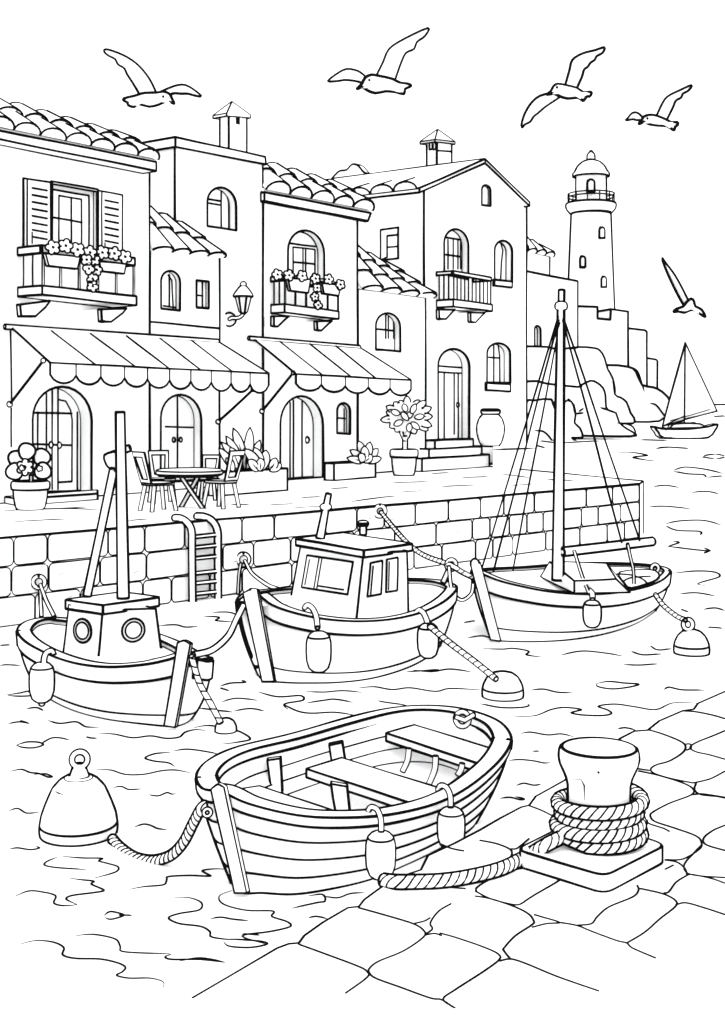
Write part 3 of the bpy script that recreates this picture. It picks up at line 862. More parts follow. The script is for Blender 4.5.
awning("short scalloped awning over the middle house's plank door", P3, 1.2, K('c6', "107,46 372,68"), K('c6', "215,135 502,150"), 5, 16,
       [K('c6', s) for s in ("165,48 275,138", "238,58 343,142", "305,63 405,148")], [K('c6', "208,132 130,228")])

# ================================================================== BALCONY FLOWERS, LAMP
def flower_box(label, pl, off, q, flowers, R, trail=()):
    root = thing('flower_box', pl(*q[3], off), label, 'flower box', 'flower boxes on the balconies')
    P = Piece(); P.prism(pl.pts(q, off), -N0*.09, 1.4); P.build('trough', root)
    F = Piece()
    for i, (x, y) in enumerate(flowers):
        blossom(F, pl(x, y, off + .03 + .02*(i % 3)), R * px_size(pl(x, y, off)), N0 + V((-.3, -.5, .1)), 5, 1.35, rot=i*.7)
    for i, (x, y) in enumerate(trail):
        blossom(F, pl(x, y, off + .06 + .015*(i % 3)), R * .85 * px_size(pl(x, y, off)), N0 + V((-.3, -.5, .1)), 4 + i % 2, 1.35, rot=i*1.1)
    F.ink([pl(x, y, off + .004) for x, y in flowers], 1.0)
    if trail: F.ink([pl(x, y, off + .012) for x, y in [flowers[-1] if len(flowers) > 3 else flowers[0]] + list(trail)], 1.0)
    F.build('flowers', root)
flower_box("flower box on the left of the shuttered balcony, full of blossoms", P0, 1.12, c1l("203,772 357,787 345,840 218,827"), c1l("235,745 292,738 345,755"), 7.5)
flower_box("flower box on the shuttered balcony with blossoms trailing over its left end", P0, 1.12, c1l("443,808 562,818 553,862 452,850"), c1l("455,768 508,772 556,787 400,768"), 7.2, c1l("385,800 420,800 395,840 430,845 412,885 412,918"))
flower_box("small flower box at the left of the arched window's balcony", P3, 1.0, K('c2', "447,600 515,602 508,643 455,636"), K('c2', "415,588 450,590 490,592"), 6)
flower_box("small flower box at the right of the arched window's balcony with a trailing vine", P3, 1.0, K('c2', "550,614 606,620 600,652 556,645"), K('c2', "530,600 570,602 605,618"), 5.6, K('c2', "535,628 528,655 538,680"))

lamp = thing('wall_lamp', P2(229, 315), "hexagonal glass wall lantern on a curved bracket beside the awning", 'lamp')
pp = Plane(P2.p + N0*.45, N0)
L = Piece(); c = P2(229, 319.5, .02)
L.bar(P2(229, 319.5), P2(229, 319.5, .06), .2, 1.4); L.build('wall_plate', lamp)
L = Piece(); L.sweep(crv([P2(229, 319.5, .05), P2(231.5, 318, .15), P2(235, 318, .25), P2(239, 317.5, .4), P2(242.5, 315, .5), P2(243, 312, .5)], 5), .035, 1.3); L.build('bracket', lamp)
dl = P2(243.3, 305, .5).y
L = Piece(); L.lathe(243.3, [(2, 313.5), (4, 311.5), (7.6, 297.5), (7.8, 296.5)], dl, 1.5, seg=6, crease=30); L.build('glass', lamp)
L = Piece(); L.lathe(243.3, [(9.3, 296.5), (9.3, 295.5), (5.5, 290), (3, 287), (1.2, 286)], dl, 1.5, seg=18, crease=50)
L.lathe(243.3, [(1, 286.5), (2.6, 285), (2.2, 283), (.3, 282)], dl, 1.3, seg=14, crease=60); L.build('cap', lamp)

# ================================================================== POTS AND PLANTS
def gd(x, y, z=QZ): return G(x, y, z).y
def pot(root, cx, ytop, ybot, hw, d, rim=4, lip=2):
    P = Piece(); ybot -= 1.4
    P.lathe(cx, [(hw*.72, ybot), (hw*.86, ybot-3), (hw*.97, (ytop+ybot)/2+1), (hw, ytop + rim + 3)], d, 1.7)
    P.lathe(cx, [(hw+lip-.5, ytop+rim+3), (hw+lip, ytop+rim), (hw+lip, ytop+1), (hw+lip-1, ytop), (hw-1.5, ytop), (hw-2, ytop+3)], d, 1.7, crease=50)
    return P.build('pot', root)
d = gd(30, 509.8)
r = thing('potted_flower', D(30.5, 511, d), "round pot of one big daisy-like bloom by the left cafe doors", 'potted plant', 'plants in pots and planters')
pot(r, 30.5, 482, 511, 16, d)
P = Piece(); nf = V((.1, -1, .1)); c = D(30, 466.5, d)
for i, a in enumerate((150, 95, 38, -15, 198)):
    rr = 15.5 * px_size(c); v = V((math.cos(math.radians(a)), -.0, math.sin(math.radians(a)))); 
    q = c + v * rr; pts = []
    for k in range(20):
        t = 2*math.pi*k/20; k_ = 8.4*(1 + .05*math.sin(3*t + i))*px_size(c); pts.append(q + V((math.cos(t)*k_, -.14*(i % 2) - .02*i, math.sin(t)*k_)))
    n = 20; P.raw(pts + [p + V((0, .08, 0)) for p in pts], [tuple(range(n))[::-1], tuple(range(n, 2*n))] + [(j, (j+1) % n, (j+1) % n + n, j+n) for j in range(n)])
    P.ink(pts, 1.6, closed=True, wob=0)
blossom(P, c + V((-.02, -.35, 0)), 8.5*px_size(c), nf, 6, 1.4); blossom(P, D(39.5, 468.5, d-.36), 3.3*px_size(c), nf, 5, 1.1, dot=False)
blossom(P, D(22, 468, d-.38), 3.3*px_size(c), nf, 5, 1.1, dot=False)
P.bar(D(31, 475, d-.1), D(31, 484, d-.05), .03, 1.3, seg=8)
P.build('flower', r)

def planter(label, q, z, vec, leaves, nm):
    b = G(*q[3], z); dd = b.y
    pl = Plane(b, N0); r = thing('planter', b, label, 'planter', 'plants in pots and planters')
    f = [pl(*q[0]), pl(*q[1]), pl.at(q[2][0], z + .012), pl.at(q[3][0], z + .012)]; f[1].z = f[0].z = (f[0].z + f[1].z)/2
    P = Piece(); P.prism(f, -N0*vec*.6, 1.7); P.build('trough', r)
    L = Piece()
    for i, (bx, by, tx, ty, wd) in enumerate(leaves):
        o = -.3 * vec + .03 * i / 3; o = -vec*.45 + .035*i
        a = pl(bx, by, o); t = pl(tx, ty, o + .12); leaf(L, a, t, wd * px_size(a), N0 + V((-.4, -.6, .1)), 1.0, vein=i % 2 == 0)
    L.build('leaves', r); return r
c6 = lambda x, y: (210 + .4*x, 320 + .4*y)
def LV(l): return [(*c6(a, b), *c6(c, d_), w) for a, b, c, d_, w in l]
planter("long planter box of large leaves behind the right cafe chair", [c6(18, 378), c6(193, 374), c6(193, 430), c6(18, 442)], QZ, .5,
        LV([(85,375,58,270,5),(85,375,100,268,5),(80,375,40,290,4.5),(80,375,28,305,4),(90,375,125,300,4.5),(60,378,22,320,4),(75,378,50,318,5),
            (130,378,85,322,5),(130,378,110,318,5),(130,378,140,325,5),(150,378,165,345,4.5),(150,378,178,360,4),(120,378,95,350,4.5),(60,378,40,345,4),(125,378,125,345,4.5)]), 1)
planter("short planter box with a small star of leaves under the small arched window", [c6(310, 355), c6(413, 355), c6(413, 409), c6(310, 403)], QZ, .6,
        LV([(385,356,370,302,4.5),(385,356,400,305,4.5),(385,356,350,325,4),(385,356,420,322,4),(385,356,342,345,3.5),(385,356,428,345,3.5),(385,356,385,315,4.5),(385,356,372,335,4),(385,356,405,338,4)]), 2)

d = gd(404, 475.8)
r = thing('potted_tree', D(404, 477, d), "small round-crowned tree in a pot beside the stone steps", 'potted plant', 'plants in pots and planters')
pot(r, 404, 450, 477, 11.5, d, 4, 1.8)
P = Piece(); P.sweep([D(405, 452, d), D(405, 442, d), D(405, 436, d)], .07, 1.4); P.sweep([D(405, 441, d), D(401, 432, d), D(399, 424, d)], .045, 1.3)
P.sweep([D(405, 441, d), D(410, 432, d), D(412, 425, d)], .045, 1.3); P.build('trunk', r)
P = Piece(); rr_ = random.Random(5); cen = D(407, 417, d)
rad = px_size(cen); vs = []
for a_ in range(1, 8):
    for k in range(20):
        th = math.pi*a_/8; ph_ = 2*math.pi*k/20
        vs.append(cen + V((math.cos(ph_)*math.sin(th)*18.5*rad, math.sin(ph_)*math.sin(th)*.3, math.cos(th)*15.5*rad)))
P.raw(vs, [(a_*20+k, (a_+1)*20+k, (a_+1)*20+(k+1) % 20, a_*20+(k+1) % 20) for a_ in range(6) for k in range(20)] + [tuple(range(20)), tuple(range(120, 140))[::-1]])
for i in range(17):
    a = 2*math.pi*i/17 + rr_.uniform(-.1, .1); v = V((math.cos(a)*1.12, 0, math.sin(a)*.95))
    leaf(P, cen + v*rad*9 + V((0, -.02 - .012*(i % 3), 0)), cen + v*rad*(22 + rr_.uniform(-4, 2.5)) + V((0, .02*(i % 2), 0)), rad*3.6, V((0, -1, .05)), 1.1, vein=i % 3 == 0, bow=.08)
for i, (ox, oz, an) in enumerate(((-10, 4, 160), (-7, -5, 205), (-2, 8, 110), (5, 6, 65), (10, 0, 10), (6, -7, -40), (-1, -1, 130), (2, -9, -95), (1, 1, 40))):
    a = math.radians(an); v = V((math.cos(a), 0, math.sin(a))); b_ = cen + V((ox*rad - v.x*3*rad, -.33 - .012*(i % 4), oz*rad - v.z*3*rad))
    leaf(P, b_, b_ + v*rad*(9 + rr_.uniform(-1, 2)), rad*2.8, V((0, -1, .05)), .9, vein=False, bow=.03)
P.build('crown', r)

d = HW4.at(490, 2, .9).y
P = Piece(); zt = 447
dd = G(490.5, 446.3, tz).y
P.lathe(490.5, [(7.5, 446), (10.5, 442), (13, 433), (13.2, 426), (11, 419), (8, 415.5), (7.2, 414), (8.6, 412.5), (8.8, 410.5), (7, 410)], dd, 1.7, crease=42)
P.build('urn', None, "tall clay urn standing against the gabled house near the steps", 'urn')

# ================================================================== CAFE TABLE AND CHAIRS
tdx = G(191, 508, QZ); tb = thing('cafe_table', tdx, "round cafe table on crossed legs under the long awning", 'table')
us = px_size(tdx)
P = Piece(); P.lathe(189.5, [(30, 475.5), (32.5, 474), (32.5, 470.5), (31.5, 470)], tdx.y, 1.2, crease=50); P.build('tabletop', tb)
for x0, x1, dy in ((180, 203, -.25), (199, 181, .25)):
    P = Piece(); a = D(x0, 475, tdx.y + dy); b = D(x1, 509 , tdx.y + dy*.8); b.z = QZ
    s = V((2.1*us, 0, 0)); P.prism([a - s, a + s, b + s, b - s], (0, .03, 0), 1.2); P.build('leg', tb)
for dy in (-.35, .35):
    P = Piece(); a = D(189, 475, tdx.y + dy); b = a.copy(); b.z = QZ + .02; s = V((1.4*us, 0, 0))
def chair(label, x, y, face, S=1.38):
    """face: unit vector the sitter looks along"""
    o = G(x, y, QZ); r = thing('cafe_chair', o, label, 'chair', 'chairs around the cafe table')
    f = V((math.cos(face), math.sin(face), 0)); s = V((-f.y, f.x, 0)); up = V((0, 0, 1)); seat_z = .46*S
    P = Piece(); pts = []
    for k in range(20):
        a = 2*math.pi*k/20; ca, sa = math.cos(a), math.sin(a)
        pts.append(o + up*seat_z + f*(.235*S*math.copysign(abs(ca)**.7, ca)) + s*(.23*S*math.copysign(abs(sa)**.7, sa)))
    P.prism(pts, (0, 0, -.035*S), 1.1, crease=50, contour=True); P.build('seat', r)
    for i in (-1, 1):
        for j in (-1, 1):
            P = Piece(); a = o + up*(seat_z - .04) + f*(.15*S*i) + s*(.15*S*j); b = o + f*(.22*S*i) + s*(.2*S*j) + up*.01
            P.bar(a, b, .027*S, .85, seg=8, r2=.024*S); P.build('leg', r)
    B = Piece(); tilt = -f*.14*S; b0 = o + up*(seat_z + .0) - f*.2*S
    t0 = b0 + up*.5*S + tilt; w0 = .19*S
    fr = [b0 - s*w0*.85, t0 - s*w0, t0 + s*w0, b0 + s*w0*.85]
    inn = [b0 - s*w0*.5 + up*.06*S + tilt*.12, t0 - s*w0*.68 - up*.08*S, t0 + s*w0*.68 - up*.08*S, b0 + s*w0*.5 + up*.06*S + tilt*.12]
    vs = fr + inn; vs2 = [p - f*.02*S for p in vs]
    n = 4
    fs = [(i, (i+1) % 4, (i+1) % 4 + 4, i + 4) for i in range(4)]
    allv = vs + vs2; F_ = fs + [tuple(q + 8 for q in f_[::-1]) for f_ in fs]
    F_ += [(i, i+8, (i+1) % 4 + 8, (i+1) % 4) for i in range(4)] + [(i+4, (i+1) % 4 + 4, (i+1) % 4 + 12, i + 12) for i in range(4)]
    B.mesh(allv, F_, .95)
    B.build('backrest', r); return r
chair("cafe chair at the left of the round table, seen side-on", 158, 511, math.radians(38))
chair("cafe chair at the right of the round table, in front of the long planter", 221, 508, math.radians(146))
chair("cafe chair behind the table with its back to the arched annex door", 162, 503, math.radians(-70), 1.3)
chair("cafe chair half hidden behind the right side of the table", 208, 500, math.radians(-95), 1.15)

# ================================================================== LADDER AND MOORING RINGS ON THE QUAY WALL
QP = Plane(QB, QN)
lad = thing('ladder', QP.at(205, 0, .2), "metal quay ladder with hooked handrails going down into the water", 'ladder')
for s_ in ("525,355 545,357 565,370 577,395 578,450 580,625", "590,350 615,352 640,365 655,395 656,450 657,614"):
    P = Piece(); px = K('d1', s_); L3 = [QP(px[0][0], px[0][1], -.35), QP(px[1][0], px[1][1], -.12), QP(px[2][0], px[2][1], .08)] + [QP(x, y, .16) for x, y in px[3:]]
    P.sweep(crv(L3, 6), .057, 1.7); P.build('rail', lad)
for y in (405, 437, 470, 515, 545, 577):
    P = Piece(); a, b = K('d1', f"580,{y+8} 656,{y}"); P.bar(QP(*a, .16), QP(*b, .16), .028, 1.3, seg=8); P.build('rung', lad)

def moor_ring(label, x, y, R=.105, r=.03):
    P = Piece(); c = QP(x, y, .07); P.ring(c, R, r, QN + V((-.6, -.4, 0)), 1.3); P.ink([QP(x, y - 6, -.02), QP(x, y - 6, .09)], 2.2, wob=0)
    return P.build('mooring_ring', None, label, 'mooring ring', 'iron rings on the quay wall')
moor_ring("iron ring on the quay wall above the boat with portholes", 38.8, 582)
moor_ring("iron ring on the quay wall behind the wheelhouse boat's bow", 243.5, 559.5, .12)
moor_ring("iron ring at the quay's top edge, tied to the sailing boat's bow line", 380, 511, .12, .04)

def rope(label, pts, r, w=1.4, twist=True, name='rope', tw=.95, n=8, pitch=5, starts=3):
    P = Piece(); P.sweep(crv(pts, n), r, w, twist=twist, tw=tw, pitch=pitch, starts=starts); return P.build(name, None, label, 'rope', 'mooring ropes')

# ================================================================== BOATS
def hull(root, rim, bot, band=.78, rimw=.12, w=2.1, strakes=(), inner_z=.3, M=9, pw=1.9, n=5, deck=None, floor=True, rib=0, bottom_in=.55, strake_w=1.3):
    assert len(rim) == len(bot), (len(rim), len(bot))
    Rm = crv([G(x, y, z) for x, y, z in rim], n, True); Bt = crv([G(x, y, 0.0) for x, y in bot], n, True); Nn = len(Rm)
    cen = sum(Rm, V((0, 0, 0))) / Nn
    def row(a):
        o = []
        for R_, B_ in zip(Rm, Bt):
            h_ = 1 - (1 - a) ** pw; p = B_.lerp(R_, h_); p.z = B_.z + (R_.z - B_.z) * a; o.append(p)
        return o
    def outward(L):
        o = []
        for i in range(Nn):
            t = (L[(i+1) % Nn] - L[i-1]); nn_ = V((t.y, -t.x, 0)).normalized()
            if nn_.dot(L[i] - cen) < 0: nn_ = -nn_
            o.append(nn_)
        # smooth
        return [(o[i-1] + o[i]*2 + o[(i+1) % Nn]).normalized() for i in range(Nn)]
    P = Piece(); rows = [row(j / M) for j in range(M + 1)]
    vs = [p for r_ in rows for p in r_]
    fs = [(j*Nn+i, j*Nn+(i+1) % Nn, (j+1)*Nn+(i+1) % Nn, (j+1)*Nn+i) for j in range(M) for i in range(Nn)]
    P.mesh(vs, fs, w, crease=70, boundary=False)
    P.ink(rows[0], w, closed=True, wob=.15, sharp=100)
    under = [V((p.x, p.y, -.15)).lerp(V((cen.x, cen.y, -.15)), .15) for p in Bt]
    P.raw(rows[0] + under, [(i, i+Nn, (i+1) % Nn + Nn, (i+1) % Nn) for i in range(Nn)] + [tuple(range(Nn, 2*Nn))])
    for s in strakes:
        P.ink([p + o_*.006 for p, o_ in zip(row(s), outward(row(s)))], strake_w, closed=True, wob=.1, sharp=100)
    hullo = P.build('hull', root)
    # gunwale: a capping rail standing a little proud of the hull
    G_ = Piece(); on = outward(Rm); lo = row(band)
    lo_o = [p + o_*.03 for p, o_ in zip(lo, on)]; to = [p + o_*.03 for p, o_ in zip(Rm, on)]
    ti = [p - o_*rimw for p, o_ in zip(Rm, on)]; li = [p - V((0, 0, .09)) for p in ti]
    vs = lo_o + to + ti + li
    fs = [(j*Nn+i, j*Nn+(i+1) % Nn, (j+1)*Nn+(i+1) % Nn, (j+1)*Nn+i) for j in range(3) for i in range(Nn)] + [(i, (i+1) % Nn, Nn*4+(i+1) % Nn, Nn*4+i) for i in range(0)]
    G_.raw(lo + lo_o, [(i, (i+1) % Nn, Nn+(i+1) % Nn, Nn+i) for i in range(Nn)])
    G_.mesh(vs, fs, w * .9, crease=50)
    g = G_.build('gunwale', root)
    I_ = Piece()
    inn = [[p - o_*(rimw*.9) + V((0, 0, -.05)) for p, o_ in zip(Rm, on)]]
    fz = inner_z
    if deck is None:
        fl = [V((p.x, p.y, fz)) for p in [b.lerp(V((cen.x, cen.y, 0)), .12) for b in row(.35)]]
        mid = [a.lerp(b, .45) + o_*.06 for a, b, o_ in zip(inn[0], fl, on)]
        Ls = [inn[0], mid, fl]
        for q in range(2): I_.raw(Ls[q] + Ls[q+1], [(i, i+Nn, (i+1) % Nn + Nn, (i+1) % Nn) for i in range(Nn)])
        I_.raw(fl, [tuple(range(Nn))]); I_.ink(mid, 1.2, closed=True, sharp=100); I_.ink(fl, 1.3, closed=True, sharp=100)
        I_.ink([a.lerp(b, .5) for a, b in zip(mid, fl)], 1.2, closed=True, sharp=100)
        I_.build('lining', root)
    else:
        dk = [V((p.x, p.y, p.z - deck)) for p in ti]
        c0 = sum(dk, V((0, 0, 0))) / Nn
        I_.raw(dk + [c0], [(i, (i+1) % Nn, Nn) for i in range(Nn)]); I_.raw(ti + dk, [(i, (i+1) % Nn, (i+1) % Nn + Nn, i + Nn) for i in range(Nn)])
        I_.ink(dk, 1.3, closed=True, sharp=100); I_.build('deck', root)
    return Rm, on, row
def stem(root, quadpx, d, thick=.25, w=2.1, dbot=None, name='stem'):
    """bow post traced top-left, top-right, bottom-right, bottom-left; its top and foot have their own distances"""
    P = Piece(); db = dbot or d; a, b, c, e = quadpx
    T0, T1, B1, B0 = D(*a, d), D(*b, d), D(*c, db), D(*e, db); ml = T0.lerp(B0, .5); mr = T1.lerp(B1, .5)
    P.prism(crv([T0, T0.lerp(T1, .5) + V((0, 0, .035)), T1], 3) + [B1, B0], (0.02, thick, 0), w, crease=50); return P.build(name, root)
def fender(label, x, ytop, ybot, hw, d, loop=None, ringy=None, w=1.9, nub=True):
    r = thing('fender', D(x, ybot, d), label, 'fender', 'fenders hanging on the boats')
    P = Piece(); H = ybot - ytop
    pr = [(hw*.35, ytop+.2), (hw*.62, ytop+H*.04), (hw*.88, ytop+H*.12), (hw, ytop+H*.27), (hw*1.02, ytop+H*.5), (hw*.98, ytop+H*.72), (hw*.8, ytop+H*.9), (hw*.5, ytop+H*.98), (hw*.15, ybot)]
    P.lathe(x, pr[::-1], d, w, crease=60, seg=28)
    u_ = d / FPX; z = HCAM - (ytop + H*.13 - HY)*u_
    P.ink([V(((x-CX)*u_ + hw*.9*u_*math.cos(a*.2618), d + hw*.9*u_*math.sin(a*.2618), z)) for a in range(24)], 1.4, closed=True, wob=0)
    P.build('float', r)
    if nub: P = Piece(); P.ball(D(x, ybot + 1.5, d), 2.6*u_, 1.4); P.build('knob', r)
    if loop:
        P = Piece(); P.sweep(crv([D(a, b, c) for a, b, c in loop], 6), 2.2*u_, 1.6); P.build('loop', r)
    return r
def Z(c, s):
    o = []
    for a in s.split():
        x, y, z = a.split(','); q = K(c, f"{x},{y}")[0]; o.append((q[0], q[1], float(z)))
    return o

# ---- rowing boat in front
rb = thing('rowing_boat', G(350, 800, 0), "empty open rowing boat moored beside the cobbled quay", 'boat')
rim = Z('d4', "92,214,.72 150,240,.67 250,264,.61 340,270,.58 440,264,.56 540,240,.56 610,205,.57 665,160,.59 694,122,.6 698,95,.6 670,65,.59 600,42,.57 520,35,.56 440,42,.55 340,67,.55 230,98,.56 130,122,.61 70,148,.66 42,180,.70 55,208,.72")
bot = K('d4', "132,433 175,434 245,437 325,425 405,405 470,378 535,348 590,318 625,290 630,262 600,235 550,218 500,215 430,225 350,245 270,270 205,298 155,335 122,375 112,410")
Rm, on, row = hull(rb, rim, bot, band=.86, rimw=.15, w=2.5, strakes=(.2, .42, .64), inner_z=.16, pw=1.7, strake_w=1.6)
stem(rb, K('d4', "66,212 94,208 142,433 116,433"), 10.93, .04, 1.3, dbot=10.52)
P = Piece()
for k, (l, zt) in enumerate((("440,92 500,75 672,128 640,158", .44), ("270,168 345,145 560,212 495,242", .42), ("98,216 170,205 325,257 300,275", .42))):
    P = Piece(); P.prism([G(x, y, zt) for x, y in K('d4', l)], (0, 0, -.085), 2.0); P.build('thwart', rb)
for l in ("186,150 214,146 218,222 196,226", "318,118 346,112 352,150 324,158", "322,200 356,206 362,262 332,262"):
    q = K('d4', l); P = Piece(); f = [G(q[0][0], q[0][1], .5), G(q[1][0], q[1][1], .5)]; dd_ = (f[0].y + f[1].y) / 2
    P.prism([D(*q[0], dd_), D(*q[1], dd_), D(*q[2], dd_ - .08), D(*q[3], dd_ - .08)], (0, .07, 0), 1.7); P.build('rib', rb)
for l, dd_ in (("488,124 485,150 474,174", 12.75), ("545,140 543,170 530,202", 12.3), ("602,156 599,170 592,182", 12.2)):
    P = Piece(); P.sweep(crv([D(x, y, dd_) for x, y in K('d4', l)], 4), .022, 1.2); P.build('rib', rb)
P = Piece(); cl = G(*K('d4', "602,62")[0], .62); P.ring(cl, .075, .022, V((.2, -1, .3)), 1.5); P.sweep([cl + V((-.08, -.02, .03)), cl + V((.02, -.05, .0)), cl + V((.13, 0, .05))], .02, 1.4); P.build('cleat', rb)
def d4(x, y): return K('d4', f"{x},{y}")[0]
def loopd(c, pts): return [(*K(c, f"{x},{y}")[0], z) for x, y, z in pts]
fender("fender hanging amidships on the rowing boat's quay side", d4(428, 0)[0], 832, 878, 14, 10.45, loopd('d4', [(402, 256, 10.95), (408, 250, 10.8), (420, 255, 10.65), (428, 275, 10.5), (429, 303, 10.45)]))
fender("fender hanging nearer the rowing boat's stern on its quay side", d4(578, 0)[0], 808, 848, 12.8, 11.1, loopd('d4', [(550, 212, 11.75), (556, 204, 11.5), (568, 208, 11.3), (576, 225, 11.15), (577, 250, 11.1)]), nub=False)

# ---- boat with portholes (left)
b1 = thing('fishing_boat', G(110, 690, 0), "small fishing boat with round portholes and a bare pole mast", 'boat')
rim = Z('d1', "550,768,.85 500,782,.8 430,796,.76 330,803,.72 240,793,.71 160,768,.72 95,735,.74 62,705,.76 62,685,.76 90,665,.74 145,657,.71 220,662,.69 320,674,.69 410,688,.70 480,708,.73 540,732,.77 590,758,.8 628,778,.83 628,786,.84 590,778,.85")
bot = K('d1', "515,985 470,982 400,974 320,962 240,942 175,915 130,885 110,860 112,830 140,805 190,800 260,805 340,815 410,830 470,850 520,875 560,905 578,940 570,965 545,980")
Rm, on, row = hull(b1, rim, bot, band=.72, rimw=.16, w=2.2, strakes=(.16,), pw=2.0, deck=.07, inner_z=.3)
stem(b1, K('d1', "534,732 573,735 527,986 494,981"), 15.72, .04, 1.3, dbot=15.92)
cb = Piece()
def facept(c, x, y, a, b, c2_):
    n = (b - a).cross(c2_ - a).normalized(); pl = Plane(a, n); return pl
# cabin walls: two faces seen, tapering upwards
zb = .62
A = G(*K('d1', "190,768")[0], zb); B = G(*K('d1', "296,782")[0], zb); C = G(*K('d1', "487,765")[0], zb)
top_z = HCAM - (K('d1', "308,632")[0][1] - HY) * (B.y + .05) / FPX
A2 = D(*K('d1', "208,618")[0], 0.1); 
def topat(x, y, z): return G(x, y, z)
A2 = G(*K('d1', "208,616")[0], top_z); B2 = G(*K('d1', "309,634")[0], top_z); C2 = facept(0, 0, 0, B, C, B2)(*K('d1', "469,628")[0]); A2 = facept(0, 0, 0, A, B, B2)(*K('d1', "208,616")[0])
Bk = A + C - B + V((0, .3, 0)); Bk2 = A2 + C2 - B2
cabv = [A, B, C, Bk, A2, B2, C2, Bk2]
cb.mesh(cabv, [(0, 1, 5, 4), (1, 2, 6, 5), (2, 3, 7, 6), (3, 0, 4, 7), (4, 5, 6, 7), (3, 2, 1, 0)], 1.8)
co = cb.build('cabin', b1)
R = Piece(); q = [G(*p, top_z + .1) for p in K('d1', "200,602 335,578 478,592 310,622")]
q = [G(*K('d1', "198,602")[0], top_z + .09), G(*K('d1', "310,618")[0], top_z + .09), G(*K('d1', "479,594")[0], top_z + .09)]; q.append(q[0] + q[2] - q[1])
R.prism(q, (0, 0, -.12), 2.0); R.build('cabin_roof', b1)
for (x, y, r1, r2, fa) in ((248, 695, .0, 0, (A, B, A2)), (402, 693, 0, 0, (B, C, B2))):
    n = (fa[1] - fa[0]).cross(fa[2] - fa[0]).normalized(); n = n if n.dot(EYE - fa[0]) > 0 else -n
    pl = Plane(fa[0], n); c = pl(*K('d1', f"{x},{y}")[0], .012); P = Piece()
    xx = V((0, 0, 1)).cross(n).normalized(); yy = n.cross(xx); ro, ri = .155, .112
    lo = [c + (xx*math.cos(k*.2618) + yy*math.sin(k*.2618))*ro for k in range(24)]; li = [c + (xx*math.cos(k*.2618) + yy*math.sin(k*.2618))*ri for k in range(24)]
    P.prism(lo, -n*.01, 1.7, crease=50); P.ink([p + n*.003 for p in li], 1.5, closed=True, wob=0); P.build('porthole', co)
P = Piece(); dm_ = G(*K('d1', "370,600")[0], top_z + .09).y
P.bar(D(*K('d1', "371,596")[0], dm_), D(*K('d1', "362,36")[0], dm_), 5*dm_/FPX, 2.0, r2=3.6*dm_/FPX, seg=16); P.build('mast', b1)
P = Piece(); P.bar(D(*K('d1', "262,590")[0], dm_ + .15), D(*K('d1', "343,205")[0], dm_ + .15), 3.3*dm_/FPX, 1.8, r2=3.3*dm_/FPX, seg=14); P.build('derrick', b1)
P = Piece(); ldm = dm_ + .12
P.prism([D(x, y, ldm) for x, y in c2(K('d1', "314,166 350,156 352,185 350,212 335,208 320,195"), 3, True)], (0, .2, 0), 1.8, crease=60)
P.bar(D(*K('d1', "352,158")[0], ldm - .05), D(*K('d1', "392,144")[0], ldm - .05), 2.6*ldm/FPX, 1.7, seg=12); P.build('deck_lamp', b1)
P = Piece(); 
P.prism([G(x, y, .66) for x, y in K('d1', "112,735 150,712 195,718 195,740 150,742")], (0, 0, -.04), 1.4)
P.build('hatch', b1)
fender("fender hung on the left side of the boat with portholes", K('d1', "126,0")[0][0], 663, 701.5, 11.3, 16.7, loopd('d1', [(162, 768, 16.95), (155, 756, 16.95), (140, 762, 16.85), (133, 778, 16.75), (132, 800, 16.7)]))
rope("slack line hanging from the left quay ring onto the porthole boat", [QP(39.5, 586, .1), QP(40.5, 598, .3), D(41.5, 618, 19.9)], .022, twist=False)
rope("second slack line from the left quay ring to the porthole boat's rail", [QP(40.5, 585, .12), D(46, 600, 20.6), D(54.5, 617, 19.8)], .022, twist=False)
rope("anchor line running down from the porthole boat's bow to a small float", [D(*K('d1', "577,772")[0], 15.68), D(*K('d1', "600,850")[0], 15.8), D(*K('d1', "635,915")[0], 15.7), D(*K('d1', "665,972")[0], 15.7)], .03, 1.5, tw=1.0)
d = G(225.5, 732, 0).y
P = Piece(); P.lathe(225.8, [(9.3, 731.7), (9.9, 730), (9.4, 726), (7, 721.5), (3.5, 719.5), (.8, 719)], d, 1.9, crease=60); P.build('float', None, "small half-round float near the rowing boat's bow, on the anchor line", 'float')

# ---- wheelhouse boat (middle)
b2_ = thing('fishing_boat', G(350, 650, 0), "fishing boat with a square-windowed wheelhouse in the middle of the harbour", 'boat')
rim = Z('d2', "98,313,.95 150,348,.88 220,372,.82 300,387,.78 390,393,.76 480,387,.76 560,368,.77 620,338,.79 652,308,.81 650,293,.81 610,281,.80 540,276,.78 460,277,.77 380,280,.77 300,287,.78 230,296,.80 170,303,.84 120,308,.89 68,318,.94 52,340,.95")
bot = K('d2', "132,562 190,567 250,568 330,566 410,557 480,540 540,517 585,490 610,465 600,445 560,432 500,430 430,436 360,445 290,458 230,472 180,488 140,508 112,530 112,550")
Rm, on, row = hull(b2_, rim, bot, band=.74, rimw=.15, w=2.1, strakes=(.13,), pw=1.9, deck=.07)
stem(b2_, K('d2', "64,316 104,307 151,562 117,562"), 19.65, .04, 1.3, dbot=18.6)
zb = .66
A = G(*K('d2', "195,345")[0], zb); B = G(*K('d2', "380,392")[0], zb); C = G(*K('d2', "525,376")[0], zb)
top_z = HCAM - (K('d2', "400,208")[0][1] - HY) * (B.y + .12) / FPX
A2 = G(*K('d2', "226,180")[0], top_z); B2 = G(*K('d2', "400,206")[0], top_z); C2 = facept(0, 0, 0, B, C, B2)(*K('d2', "521,198")[0]); A2 = facept(0, 0, 0, A, B, B2)(*K('d2', "226,180")[0])
Bk = A + C - B; Bk2 = A2 + C2 - B2
